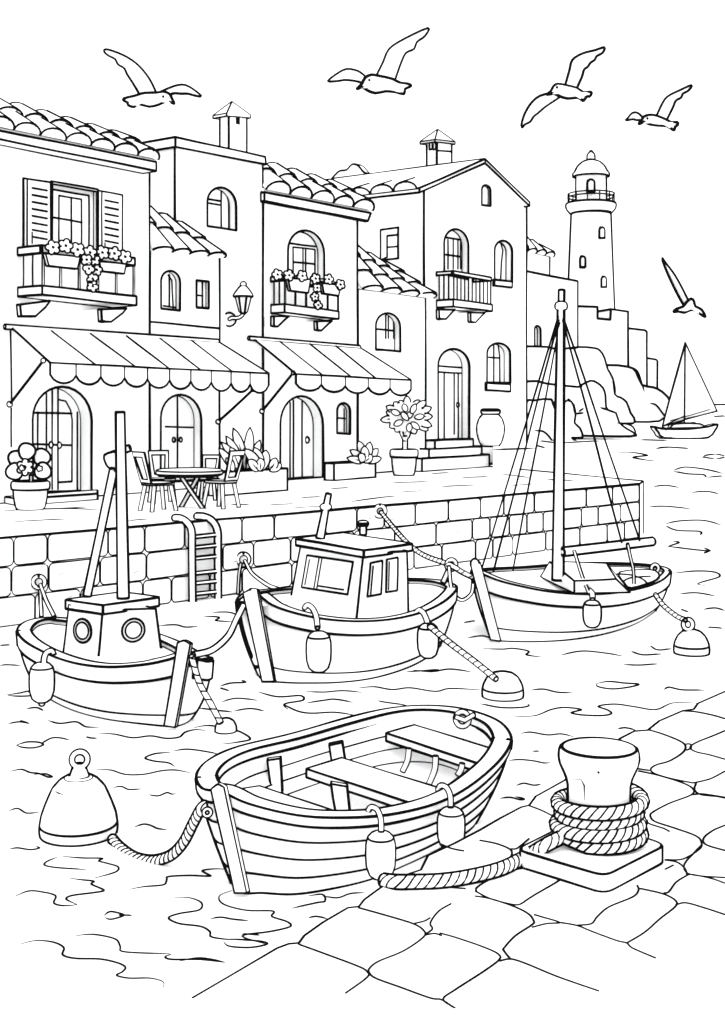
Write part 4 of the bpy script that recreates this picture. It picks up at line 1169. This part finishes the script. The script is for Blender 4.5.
cb = Piece(); cb.mesh([A, B, C, Bk, A2, B2, C2, Bk2], [(0, 1, 5, 4), (1, 2, 6, 5), (2, 3, 7, 6), (3, 0, 4, 7), (4, 5, 6, 7), (3, 2, 1, 0)], 1.8)
co = cb.build('wheelhouse', b2_)
R = Piece(); q = [G(*K('d2', "212,164")[0], top_z + .08), G(*K('d2', "401,196")[0], top_z + .08), G(*K('d2', "536,178")[0], top_z + .08)]; q.append(q[0] + q[2] - q[1])
R.prism(q, (0, 0, -.11), 2.0); R.build('wheelhouse_roof', b2_)
for (q, fa, lines) in (("243,210 371,229 356,319 228,299", (A, B, A2), ["285,217 270,305", "277,216 262,304", "250,222 237,292", "272,295 345,306"]),
                       ("420,232 453,225 449,318 411,325", (B, C, B2), ["427,240 420,318"]), ("465,222 496,216 494,308 463,313", (B, C, B2), ["472,228 470,306"])):
    n = (fa[1] - fa[0]).cross(fa[2] - fa[0]).normalized(); n = n if n.dot(EYE - fa[0]) > 0 else -n; pl = Plane(fa[0], n)
    P = Piece(); P.prism(pl.pts(K('d2', q), .008), -n*.008, 1.5)
    for l in lines: P.ink(pl.pts(K('d2', l), .01), 1.2)
    P.build('window', co)
dm_ = G(*K('d2', "280,165")[0], top_z + .08).y; u = dm_/FPX
P = Piece(); P.bar(D(*K('d2', "279,163")[0], dm_), D(*K('d2', "303,38")[0], dm_), 3.4*u, 1.8, r2=2.1*u, seg=14); P.ball(D(*K('d2', "295,75")[0], dm_), 5.2*u, 1.6, sz=.6); P.build('mast', b2_)
P = Piece(); dh = dm_ + .3; P.lathe(K('d2', "399,0")[0][0], [(2.6, 534.5), (2.6, 526), (4.6, 525), (5, 523), (3.5, 521.5)], dh, 1.6, crease=50, seg=20); P.build('horn', b2_)
P = Piece(); P.ring(D(*K('d2', "645,236")[0], 22.8), .085, .03, V((.3, -1, 0)), 1.5); P.bar(D(*K('d2', "640,246")[0], 22.8), D(*K('d2', "622,286")[0], 22.8), .035, 1.4); P.build('stern_post', b2_)
fender("fender hanging at the wheelhouse boat's bow quarter", K('d2', "275,0")[0][0], 632, 671, 11.4, 18.6, loopd('d2', [(236, 356, 19.7), (245, 349, 19.5), (258, 358, 19.1), (268, 380, 18.8), (272, 412, 18.6)]), nub=False)
fender("fender hanging at the wheelhouse boat's stern quarter", K('d2', "580,0")[0][0], 624, 657, 9.5, 19.3, loopd('d2', [(548, 368, 20.2), (557, 363, 20.0), (568, 372, 19.7), (576, 390, 19.45), (578, 405, 19.3)]), nub=False)
rope("line from the quay ring to the wheelhouse boat's bow rail", [QP(245, 561, .1), D(252, 573, 25.5), D(266, 584, 23.6), D(279, 589.5, 22.0)], .025, 1.4, twist=False)
rope("slack loop hanging below the quay ring behind the wheelhouse boat's bow", [QP(241, 563, .1), QP(239, 575, .12), QP(238, 594, .12)], .022, 1.3, twist=False)
rope("sagging rope between the porthole boat and the wheelhouse boat", [D(193, 655, 15.95), D(212, 650, 16.6), D(228, 636, 17.6), D(237, 618, 18.6), D(243, 606, 19.4)], .032, 1.6, twist=False)
rope("twisted rope from the wheelhouse boat's stern fender to the round buoy", [D(429.5, 626, 19.1), D(450, 643, 18.5), D(475, 662, 17.9), D(496, 679, 17.45)], .034, 1.5, tw=1.0)
d = G(503, 697.5, 0).y
P = Piece(); P.lathe(502.8, [(19, 697.2), (19.6, 694), (19.4, 689), (18, 684), (14.5, 677.5), (9, 674), (3, 672.8), (.8, 672.6)], d, 2.0, crease=60)
u = d/FPX; P.ink([V(((502.8-CX)*u + 19.5*u*math.cos(a*.2618), d + 19.5*u*math.sin(a*.2618), HCAM-(689-HY)*u)) for a in range(24)], 1.5, closed=True, wob=0)
P.build('buoy', None, "round buoy between the wheelhouse boat and the rowing boat's stern", 'buoy', 'mooring buoys')

# ---- sailing boat (right)
b3 = thing('sailing_boat', G(570, 610, 0), "sailing boat with bare mast, rigging wires and a lowered boom", 'boat')
rim = Z('d3', "48,765,.95 100,787,.88 160,803,.83 240,818,.79 330,824,.77 410,820,.76 480,806,.77 525,788,.78 548,768,.79 540,757,.79 500,749,.78 440,745,.77 370,744,.77 300,745,.78 230,749,.80 160,754,.83 100,757,.88 60,760,.92 38,762,.94 36,764,.95")
bot = K('d3', "92,948 150,951 210,951 280,947 350,937 410,922 460,903 495,882 512,865 500,850 460,842 400,840 340,845 280,852 220,862 170,875 130,890 100,905 85,925 84,940")
Rm, on, row = hull(b3, rim, bot, band=.70, rimw=.10, w=2.0, strakes=(.16,), pw=1.9, deck=.06)
stem(b3, K('d3', "28,748 50,742 104,948 80,945"), 23.4, .04, 1.3, dbot=21.75)
P = Piece(); P.ball(D(*K('d3', "39,745")[0], 23.4), 3.6*23.4/FPX, 1.6, sz=1.2); P.build('bow_bitt', b3)
zt = .86
def onz(c, s, z): return [G(x, y, z) for x, y in K(c, s)]
P = Piece(); top = onz('d3', "232,738 350,742 392,752 440,812 310,808 275,790 250,770", 1.0)
Aq = onz('d3', "236,740 386,746 410,785 300,790", 1.05); Bq = onz('d3', "212,780 390,752 446,820 300,822", .8)
P.mesh(Aq + Bq, [(0,1,2,3), (0,4,5,1), (1,5,6,2), (2,6,7,3), (3,7,4,0)], 1.5); P.build('coachroof', b3)
P = Piece(); P.prism([G(x, y, .80) for x, y in c2(K('d3', "420,768 500,762 524,776 505,792 450,808 432,795"), 3, True)], (0, 0, -.02), 1.4, crease=60)
P.ink([G(x, y, .812) for x, y in c2(K('d3', "412,772 450,775 480,785 492,797"), 4)], 1.3); P.ink([G(x, y, .812) for x, y in c2(K('d3', "430,790 450,782 500,778"), 4)], 1.2); P.build('cockpit', b3)
P = Piece(); P.ring(D(*K('d3', "512,757")[0], 25.0), .07, .026, V((.2, -1, 0)), 1.4); P.build('stern_cleat', b3)
dm_ = G(*K('d3', "257,786")[0], .95).y; u = dm_/FPX
P = Piece(); P.bar(D(*K('d3', "257,788")[0], dm_), D(*K('d3', "265,72")[0], dm_), 4.9*u, 2.1, r2=2.6*u, seg=18)
P.bar(D(*K('d3', "266,72")[0], dm_), D(*K('d3', "266.5,26")[0], dm_), 2.3*u, 1.8, seg=12); P.lathe(K('d3', "265.5,0")[0][0], [(2.5, 310), (5.2, 308.5), (5.6, 306), (5, 303.5), (2.5, 302)], dm_, 1.8, seg=20, crease=60)
P.build('mast', b3)
P = Piece(); P.bar(D(*K('d3', "270,714")[0], dm_ - .1), D(*K('d3', "508,686")[0], dm_ + .55), 3.7*u, 1.9, seg=16, r2=3.4*u); P.build('boom', b3)
for k, (l, e, ww) in enumerate((("258,95 55,765", 23.5, 1.8), ("259,105 88,765", 23.6, 1.9), ("262,112 139,762", 24.0, 1.7), ("270,105 425,690", 22.75, 2.1), ("272,100 472,685", 22.9, 1.9))):
    a, b = K('d3', l); P = Piece(); P.ink([D(*a, dm_ - .05), D(*a, dm_).lerp(D(*b, e), .5), D(*b, e)], ww * .72, wob=.3); P.build('shroud', b3)
for l, d0, d1_ in (("300,712 306,730 322,780 340,825", dm_ - .2, 21.7), ("440,692 448,730 455,760 457,802", dm_ + .2, dm_ + .5)):
    P = Piece(); px = K('d3', l); P.sweep(crv([D(x, y, d0 + (d1_ - d0)*i/3) for i, (x, y) in enumerate(px)], 5), .018, 1.3); P.build('sheet', b3)
fender("slim fender hanging on the sailing boat's side", K('d3', "347,0")[0][0], 601, 626.5, 8, 21.5, loopd('d3', [(335, 822, 22.1), (340, 816, 21.9), (347, 824, 21.6), (348, 838, 21.5)]), nub=False)
rope("bow line sagging from the quay ring past the wheelhouse boat to the sailing boat", [QP(381, 512, .1), D(399, 534, 27.5), D(420, 553, 25), D(449, 564.5, 22.7), D(462, 572, 23), D(472, 577, 23.3)], .034, 1.5, tw=.9)
rope("slack hanging bight under the sailing boat's bow", [D(449, 566, 22.6), D(452, 590, 22.5), D(461, 600, 22.6), D(471, 594, 22.8), D(473, 584, 23.0)], .022, 1.3, twist=False)
rope("stern line from the sailing boat down to the ringed buoy", [D(*K('d3', "513,826")[0], 23.1), D(*K('d3', "535,855")[0], 22.3), D(*K('d3', "568,882")[0], 21.3), D(*K('d3', "592,893")[0], 20.7)], .03, 1.5, tw=1.0)
d = G(691, 654, 0).y; bu = thing('buoy', D(691, 657, d), "ringed buoy at the right edge tied to the sailing boat's stern", 'buoy', 'mooring buoys')
P = Piece(); P.lathe(691.5, [(15.8, 653.7), (16.5, 651), (16.4, 646), (15.3, 642), (12.5, 636), (8, 632), (3, 630.4), (.8, 630.2)], d, 2.0, crease=60)
u = d/FPX; P.ink([V(((691.5-CX)*u + 16.5*u*math.cos(a*.2618), d + 16.5*u*math.sin(a*.2618), HCAM-(646-HY)*u)) for a in range(24)], 1.4, closed=True, wob=0); P.build('float', bu)
P = Piece(); P.ring(D(688, 624.5, d), 5*u, 1.7*u, V((.2, -1, .1)), 1.6); P.build('ring', bu)

# ---- distant sailing boat
d = G(690, 439.3, 0).y; ds = thing('sailing_boat', G(690, 437.5, 0), "distant sailing boat with two white triangular sails near the horizon", 'boat')
P = Piece(); px = c2(K('c4', "495,950 520,956 600,958 665,950 697,942 688,962 668,984 610,988 525,985 508,968"), 2, True)
P.prism([D(x, y, d) for x, y in px], (0, 2.0, 0), 1.6, crease=50); P.build('hull', ds)
P = Piece(); P.prism([D(x, y, d + .4) for x, y in c2(K('c4', "545,955 555,942 590,938 640,940 658,953"), 3)], (0, 1.2, 0), 1.3, crease=60); P.build('coachroof', ds)
P = Piece(); P.prism([D(x, y, d + .9) for x, y in K('c4', "593,680 590,930 520,948")], (0, .12, 0), 1.0); P.ink([D(x, y, d + .85) for x, y in K('c4', "528,944 590,915")], .7); P.build('sail', ds)
P = Piece(); P.prism([D(x, y, d + 1.0) for x, y in K('c4', "593,680 695,900 590,925")], (0, .12, 0), 1.0); P.build('sail', ds)
P = Piece(); P.ink([D(*K('c4', "590,936")[0], d + .85), D(*K('c4', "592.5,680")[0], d + .85)], 1.2); P.build('mast', ds)
P = Piece(); P.ink([D(*K('c4', "525,946")[0], d + .7), D(*K('c4', "694,899")[0], d + .7)], .9); P.ink([D(*K('c4', "545,930")[0], d + .7), D(*K('c4', "672,894")[0], d + .7)], .6); P.build('boom', ds)

# ---- big buoy and its rope
d = G(78, 834.5, 0).y; bu = thing('buoy', G(78, 841, 0), "big cone-shaped buoy with a top ring in the left foreground", 'buoy', 'mooring buoys')
u = d/FPX
P = Piece(); P.lathe(78.5, [(36.3, 834.2), (37.3, 829), (37.2, 824), (35.5, 814), (31.5, 803), (25, 788), (18, 780.5), (12, 777), (8.5, 775.5)], d, 2.3, crease=60, seg=48)
for (r_, y_, ww) in ((37.3, 824, 1.8), (13.5, 778.5, 1.3)):
    P.ink([V(((78.5-CX)*u + r_*u*math.cos(a*.1309), d + r_*u*math.sin(a*.1309), HCAM-(y_-HY)*u)) for a in range(48)], ww, closed=True, wob=0)
P.ink([D(55, 791, d - 26*u), D(58, 793, d - 28*u), D(64, 795, d - 30*u)], 1.3, taper=True); P.build('float', bu)
P = Piece(); P.lathe(79.3, [(9, 777), (7.8, 773), (6, 768), (5.6, 765.5), (4, 764.5)], d, 1.9, crease=60); P.build('neck', bu)
P = Piece(); P.ring(D(79.7, 759.5, d), 7.6*u, 2.3*u, V((.15, -1, .1)), 1.9); P.build('ring', bu)
rope("thick twisted rope looping from the cone buoy to the rowing boat's bow", [D(*K('d5', "312,330")[0], 11.85), D(*K('d5', "335,355")[0], 11.7), D(*K('d5', "375,382")[0], 11.5), D(*K('d5', "425,392")[0], 11.35), D(*K('d5', "475,378")[0], 11.2), D(*K('d5', "512,340")[0], 11.1), D(*K('d5', "540,285")[0], 11.0), D(*K('d5', "562,245")[0], 10.9), D(*K('d5', "578,238")[0], 10.9)], 4.3*11.2/FPX, 1.9, tw=1.2)
P = Piece(); P.ring(D(*K('d5', "578,258")[0], 10.8), 3.6*10.8/FPX, 1.4*10.8/FPX, V((.3, -1, 0)), 1.6); P.build('bow_ring', rb)

# ================================================================== FOREGROUND QUAY WITH COBBLES
FZ = .5
fa, fb = G(192, 998, FZ), G(725, 697, FZ); fd = (fb - fa).normalized(); fn = V((fd.y, -fd.x, 0))
Q = Piece(); e0 = fa - fd*3; e1 = fb + fd*40
edge_px = K('d7', "30,382 250,255 285,250 330,210 430,163 480,122 500,108 545,84 583,72 660,22 725,-8")
edge_px = [K('d7', "30,382")[0], K('d7', "235,262")[0], K('d7', "262,252")[0], K('d7', "287,250")[0], K('d7', "300,232")[0], K('d7', "345,200")[0], K('d7', "405,165")[0], K('d7', "432,162")[0],
           K('d7', "445,145")[0], K('d7', "490,112")[0], K('d7', "530,90")[0], K('d7', "582,73")[0], (428, 856), (455, 843.5), K('d6', "0,445")[0], K('d6', "60,410")[0], K('d6', "120,378")[0], K('d6', "145,372")[0], K('d6', "165,345")[0], K('d6', "250,298")[0], (590, 760),
           K('d6', "418,172")[0], K('d6', "455,153")[0], K('d6', "495,150")[0], K('d6', "530,122")[0], K('d6', "600,92")[0], K('d6', "632,88")[0], K('d6', "645,70")[0], K('d6', "725,35")[0]]
ep = [G(x, y, FZ) for x, y in edge_px]
surf = [e0] + ep + [e1, e1 + fn*45, e0 + fn*45]
Q.fillpoly([surf], ink=False)
m_ = len(ep) + 2; ed = [e0] + ep + [e1]
Q.raw(ed + [p - V((0, 0, 1.5)) for p in ed], [(i, i+m_, i+1+m_, i+1) for i in range(m_-1)])
Q.ink(ep, 2.0, wob=.1, sharp=100)
COB = """
d7|287,252 350,275 430,305 452,318 452,332 400,370
d7|432,164 500,183 565,203 590,220 588,235 540,268 480,293 458,310 458,322 475,335 530,355 605,382 632,386 660,404
d7|565,202 590,196 604,188
d7|592,228 610,215 605,200 625,172 655,154
d7|592,230 615,226 632,231
d7|500,108 560,106 620,112 690,118
d8|0,10 30,22 60,28
d8|0,237 40,248 110,272 148,290 150,305 110,335 40,380 8,405 38,427
d8|152,308 180,303 220,315 300,348 404,384
d8|160,278 190,245 235,215 238,205 225,188 190,170 130,150 90,143
d8|160,278 170,292 180,303
d8|235,222 270,213 305,210 260,196 240,190
d8|305,210 350,218 385,232 450,256 475,262 490,275 548,300
d8|475,262 520,235 560,200 598,170 600,155 570,138 510,124
d8|350,217 385,213 400,195 430,170 490,145 505,128 502,116
d8|210,160 240,140 300,105 300,98 270,85 230,72
d8|92,128 95,120 130,98 180,78 225,70
d8|90,130 130,150 190,165 210,160
d8|600,165 625,160 670,172 725,190
d8|570,135 582,132 600,108 625,92 640,88 690,98 725,110
d6|500,148 540,160 590,180 608,195 600,215 560,240 520,252 505,265 520,278 570,293 630,305
d6|600,92 640,95 690,105 725,115
d6|610,190 622,190 625,200 612,208
d6|725,150 690,165 640,185 622,200 640,213 680,222 725,235
d6|630,305 680,293 725,270
d6|640,305 635,325 655,340 700,345 725,350
d6|460,262 500,268
d6|470,270 530,283 600,305 630,322 625,340 560,365 510,392 505,405 520,420 580,440 640,462 655,480 650,500 600,530 548,532
d6|630,340 660,338 725,348
d6|725,430 690,445 662,468 670,488 725,505
d6|655,490 635,510 605,545 612,570 650,580 725,585
d6|548,533 585,540 608,560 612,578
d6|548,560 572,548
d6|495,415 500,425 545,440 560,448
d6|0,475 50,485 90,502 93,520 80,535 60,548
d6|93,500 110,498 145,470
d6|145,372 180,385 215,402
d6|232,590 225,582
d6|235,590 300,600 340,625
"""
for ln in COB.strip().splitlines():
    c, s = ln.split('|'); Q.ink([G(x, y, FZ + .4 * px_size(G(x, y, FZ))) for x, y in c2(K(c, s), 5)], 1.5, wob=0, sharp=80)
Q.build('foreground_quay', kind='structure')

# ---- bollard
bl = thing('bollard', G(602, 845, FZ), "squat mooring bollard on a square stone plinth in the foreground", 'bollard')
zp = FZ + .13
P = Piece(); q = [G(x, y, zp) for x, y in c2(K('d6', "112,505 150,480 210,445 300,425 470,432 520,455 548,490 500,520 375,578 340,578 250,552 130,520"), 3, True)]
cx_, cy_ = 0, 0
corner = [K('d6', s)[0] for s in ("108,502", "300,405", "550,488", "370,580")]
cs_ = [G(x, y, zp) for x, y in corner]; rounded = []
for i in range(4):
    a, b, c = cs_[i-1], cs_[i], cs_[(i+1) % 4]; t = .12
    for k in range(6):
        s = k/5; p1 = b.lerp(a, t); p2 = b.lerp(c, t); rounded.append(p1*(1-s)**2 + b*2*s*(1-s) + p2*s*s)
P.prism(rounded, (0, 0, -.126), 2.1, crease=50); P.build('plinth', bl)
d = G(599, 841, zp).y; u = d/FPX
P = Piece(); P.lathe(599, [(31, 840), (30, 815), (29.5, 798), (29.8, 785), (31.5, 777), (34.8, 769.5), (37.8, 763), (38.8, 757), (38.4, 751.5), (36.8, 747.5)], d, 2.3, crease=45, seg=56)
P.ink([D(573, 779, d - 21*u), D(581, 779.5, d - 27*u), D(584, 786, d - 29*u), D(584.5, 800, d - 29*u)], 1.2, taper=True)
P.ink([D(621, 778, d - 30*u), D(625, 776, d - 29*u)], 1.2, taper=True); P.ink([D(598, 772, d - 38*u), D(599, 773, d - 38*u)], 1.4)
P.build('post', bl)
rr_ = 5.7*u; pts = []; base = V(((599-CX)*u, d, 0)); zr = zp + rr_
start = K('d6', "0,597")[0]
path = [G(383, 880.5, FZ + .03)] + [G(x, y, FZ + .05) for x, y in ((396, 882), (412, 882), (440, 881), (468, 877), (500, 869), (525, 857))] + [G(546, 845, zp + .06), G(563, 836.5, zp + .08)]
P = Piece(); helix = []
n_t = 3.7
for k in range(int(n_t*28) + 1):
    a = -math.pi*.78 + 2*math.pi*k/28; t = k/28; R_ = (40.5 + 2.4*math.sin(t*2.3))*u
    z = zr + min(t, 3.5)*1.95*rr_
    helix.append(base + V((R_*math.cos(a), R_*math.sin(a), z)))
full = crv(path, 8) + helix[2:]
P.sweep(full, rr_, 2.0, twist=True, tw=1.35, pitch=4.6, seg=12)
P.build('rope', None, "thick rope coiled around the bollard and trailing over the cobbles", 'rope', 'mooring ropes')

# ================================================================== GULLS
def gull(label, d, wingA, body, wingB, eye, feathersA=(), feathersB=(), wtip=(.5, .6)):
    r = thing('gull', D(*body[0], d), label, 'gull', 'gulls in the sky')
    def wing(px, tipoff):
        x0, y0 = px[0]; L = max(math.hypot(x-x0, y-y0) for x, y in px); P = Piece()
        f = [D(x, y, d + .03 + tipoff * math.hypot(x-x0, y-y0)/L) for x, y in px]; n = len(f)
        P.raw(f + [p + V((0, .03, 0)) for p in f], [(i, i+n, (i+1) % n + n, (i+1) % n) for i in range(n)])
        P.fillpoly([f], ink=False); P.fillpoly([[p + V((0, .03, 0)) for p in f]], ink=False)
        P.ink(f, 1.8, wob=0, sharp=60)
        return P.build('wing', r)
    wing(c2(wingA, 3), wtip[0]); wing(c2(wingB, 3), wtip[1])
    P = Piece(); o = c2(body, 2, True); n = len(o); cx_ = sum(p[0] for p in o)/n; cy_ = sum(p[1] for p in o)/n
    f = [D(x, y, d) for x, y in o]; P.fillpoly([f], ink=False); 
    inn = [D(cx_ + (x-cx_)*.45, cy_ + (y-cy_)*.45, d - .06) for x, y in o]; inb = [D(cx_ + (x-cx_)*.45, cy_ + (y-cy_)*.45, d + .1) for x, y in o]
    P.raw(inn + f + inb, [(i, (i+1) % n, (i+1) % n + n, i+n) for i in range(n)] + [(i+n, (i+1) % n + n, (i+1) % n + 2*n, i+2*n) for i in range(n)])
    P.fillpoly([inn], ink=False); P.fillpoly([inb], ink=False)
    k = next((i for i in range(n)), 0)
    P.ink(f, 2.3, closed=True, wob=0, sharp=60)
    if eye: c = D(*eye, d - .08); P.ink([c, c + V((.01, 0, 0))], 1.8)
    P.build('body', r)
    return r
gull("gull gliding at the upper left, left wing raised high", 20, K('c7', "146,182 130,150 105,120 75,100 40,87 30,90 40,100 55,108 62,120 75,128 82,142 95,162 110,188"),
     K('c7', "148,182 120,183 108,186 95,190 74,195 76,200 83,203 84,209 97,213 106,206 130,212 150,208 163,202 172,200 185,206 180,195 175,185 163,180"),
     K('c7', "150,182 185,167 210,165 235,180 245,190 230,188 215,184 200,184 185,183 170,188"), K('c7', "160,190")[0])
gull("gull at the top centre with its long wing pointing up right", 20, K('p', "376,76 383,62 389,49 404,39 428,28 425,36 417,42 414,49 406,53 401,63 395,80"),
     K('p', "357,89 362,84 365,78 371,75 378,76 392,79 400,83 408,84 411,86 405,89 404,94 396,92 386,91 375,93 367,90 362,87"),
     K('p', "365,76 358,71 347,69 338,73 328,81 338,81 345,80 355,81 362,83"), K('p', "369,80")[0])
gull("gull flying with one wing up and one wing swept down at the upper right", 20, K('c8', "345,155 355,120 362,95 385,80 415,72 438,65 434,78 420,86 415,95 405,102 398,112 390,118 385,135 373,162"),
     K('c8', "302,177 311,169 317,158 326,152 345,155 373,162 388,172 405,171 408,175 402,182 396,181 388,192 376,184 350,186 330,180 318,174"),
     K('c8', "335,182 300,205 288,215 280,222 270,230 262,242 250,248 241,256 246,230 262,200 285,180 320,172"), K('c8', "325,160")[0])
gull("small gull at the far right below the top corner", 24, K('c8', "562,228 575,200 588,182 615,168 645,155 638,168 625,175 620,185 608,192 600,210 586,238"),
     K('c8', "520,247 527,238 532,230 545,226 562,228 586,238 598,244 611,243 613,248 606,254 603,262 588,252 565,250 545,247 533,242"),
     K('c8', "528,230 518,221 505,221 495,232 489,239 505,236 515,238 525,238"), K('c8', "540,234")[0])
gull("gull diving steeply above the distant sailing boat", 40, K('c4', "606,552 590,520 560,465 530,425 518,409 530,445 555,500 580,548 590,562"),
     K('c4', "556,582 565,573 585,566 598,550 612,540 620,548 625,565 645,575 657,598 640,588 625,577 608,576 590,584 570,580"),
     K('c4', "600,566 590,566 570,575 556,582 575,580 592,582 605,576"), None, wtip=(1.5, .3))
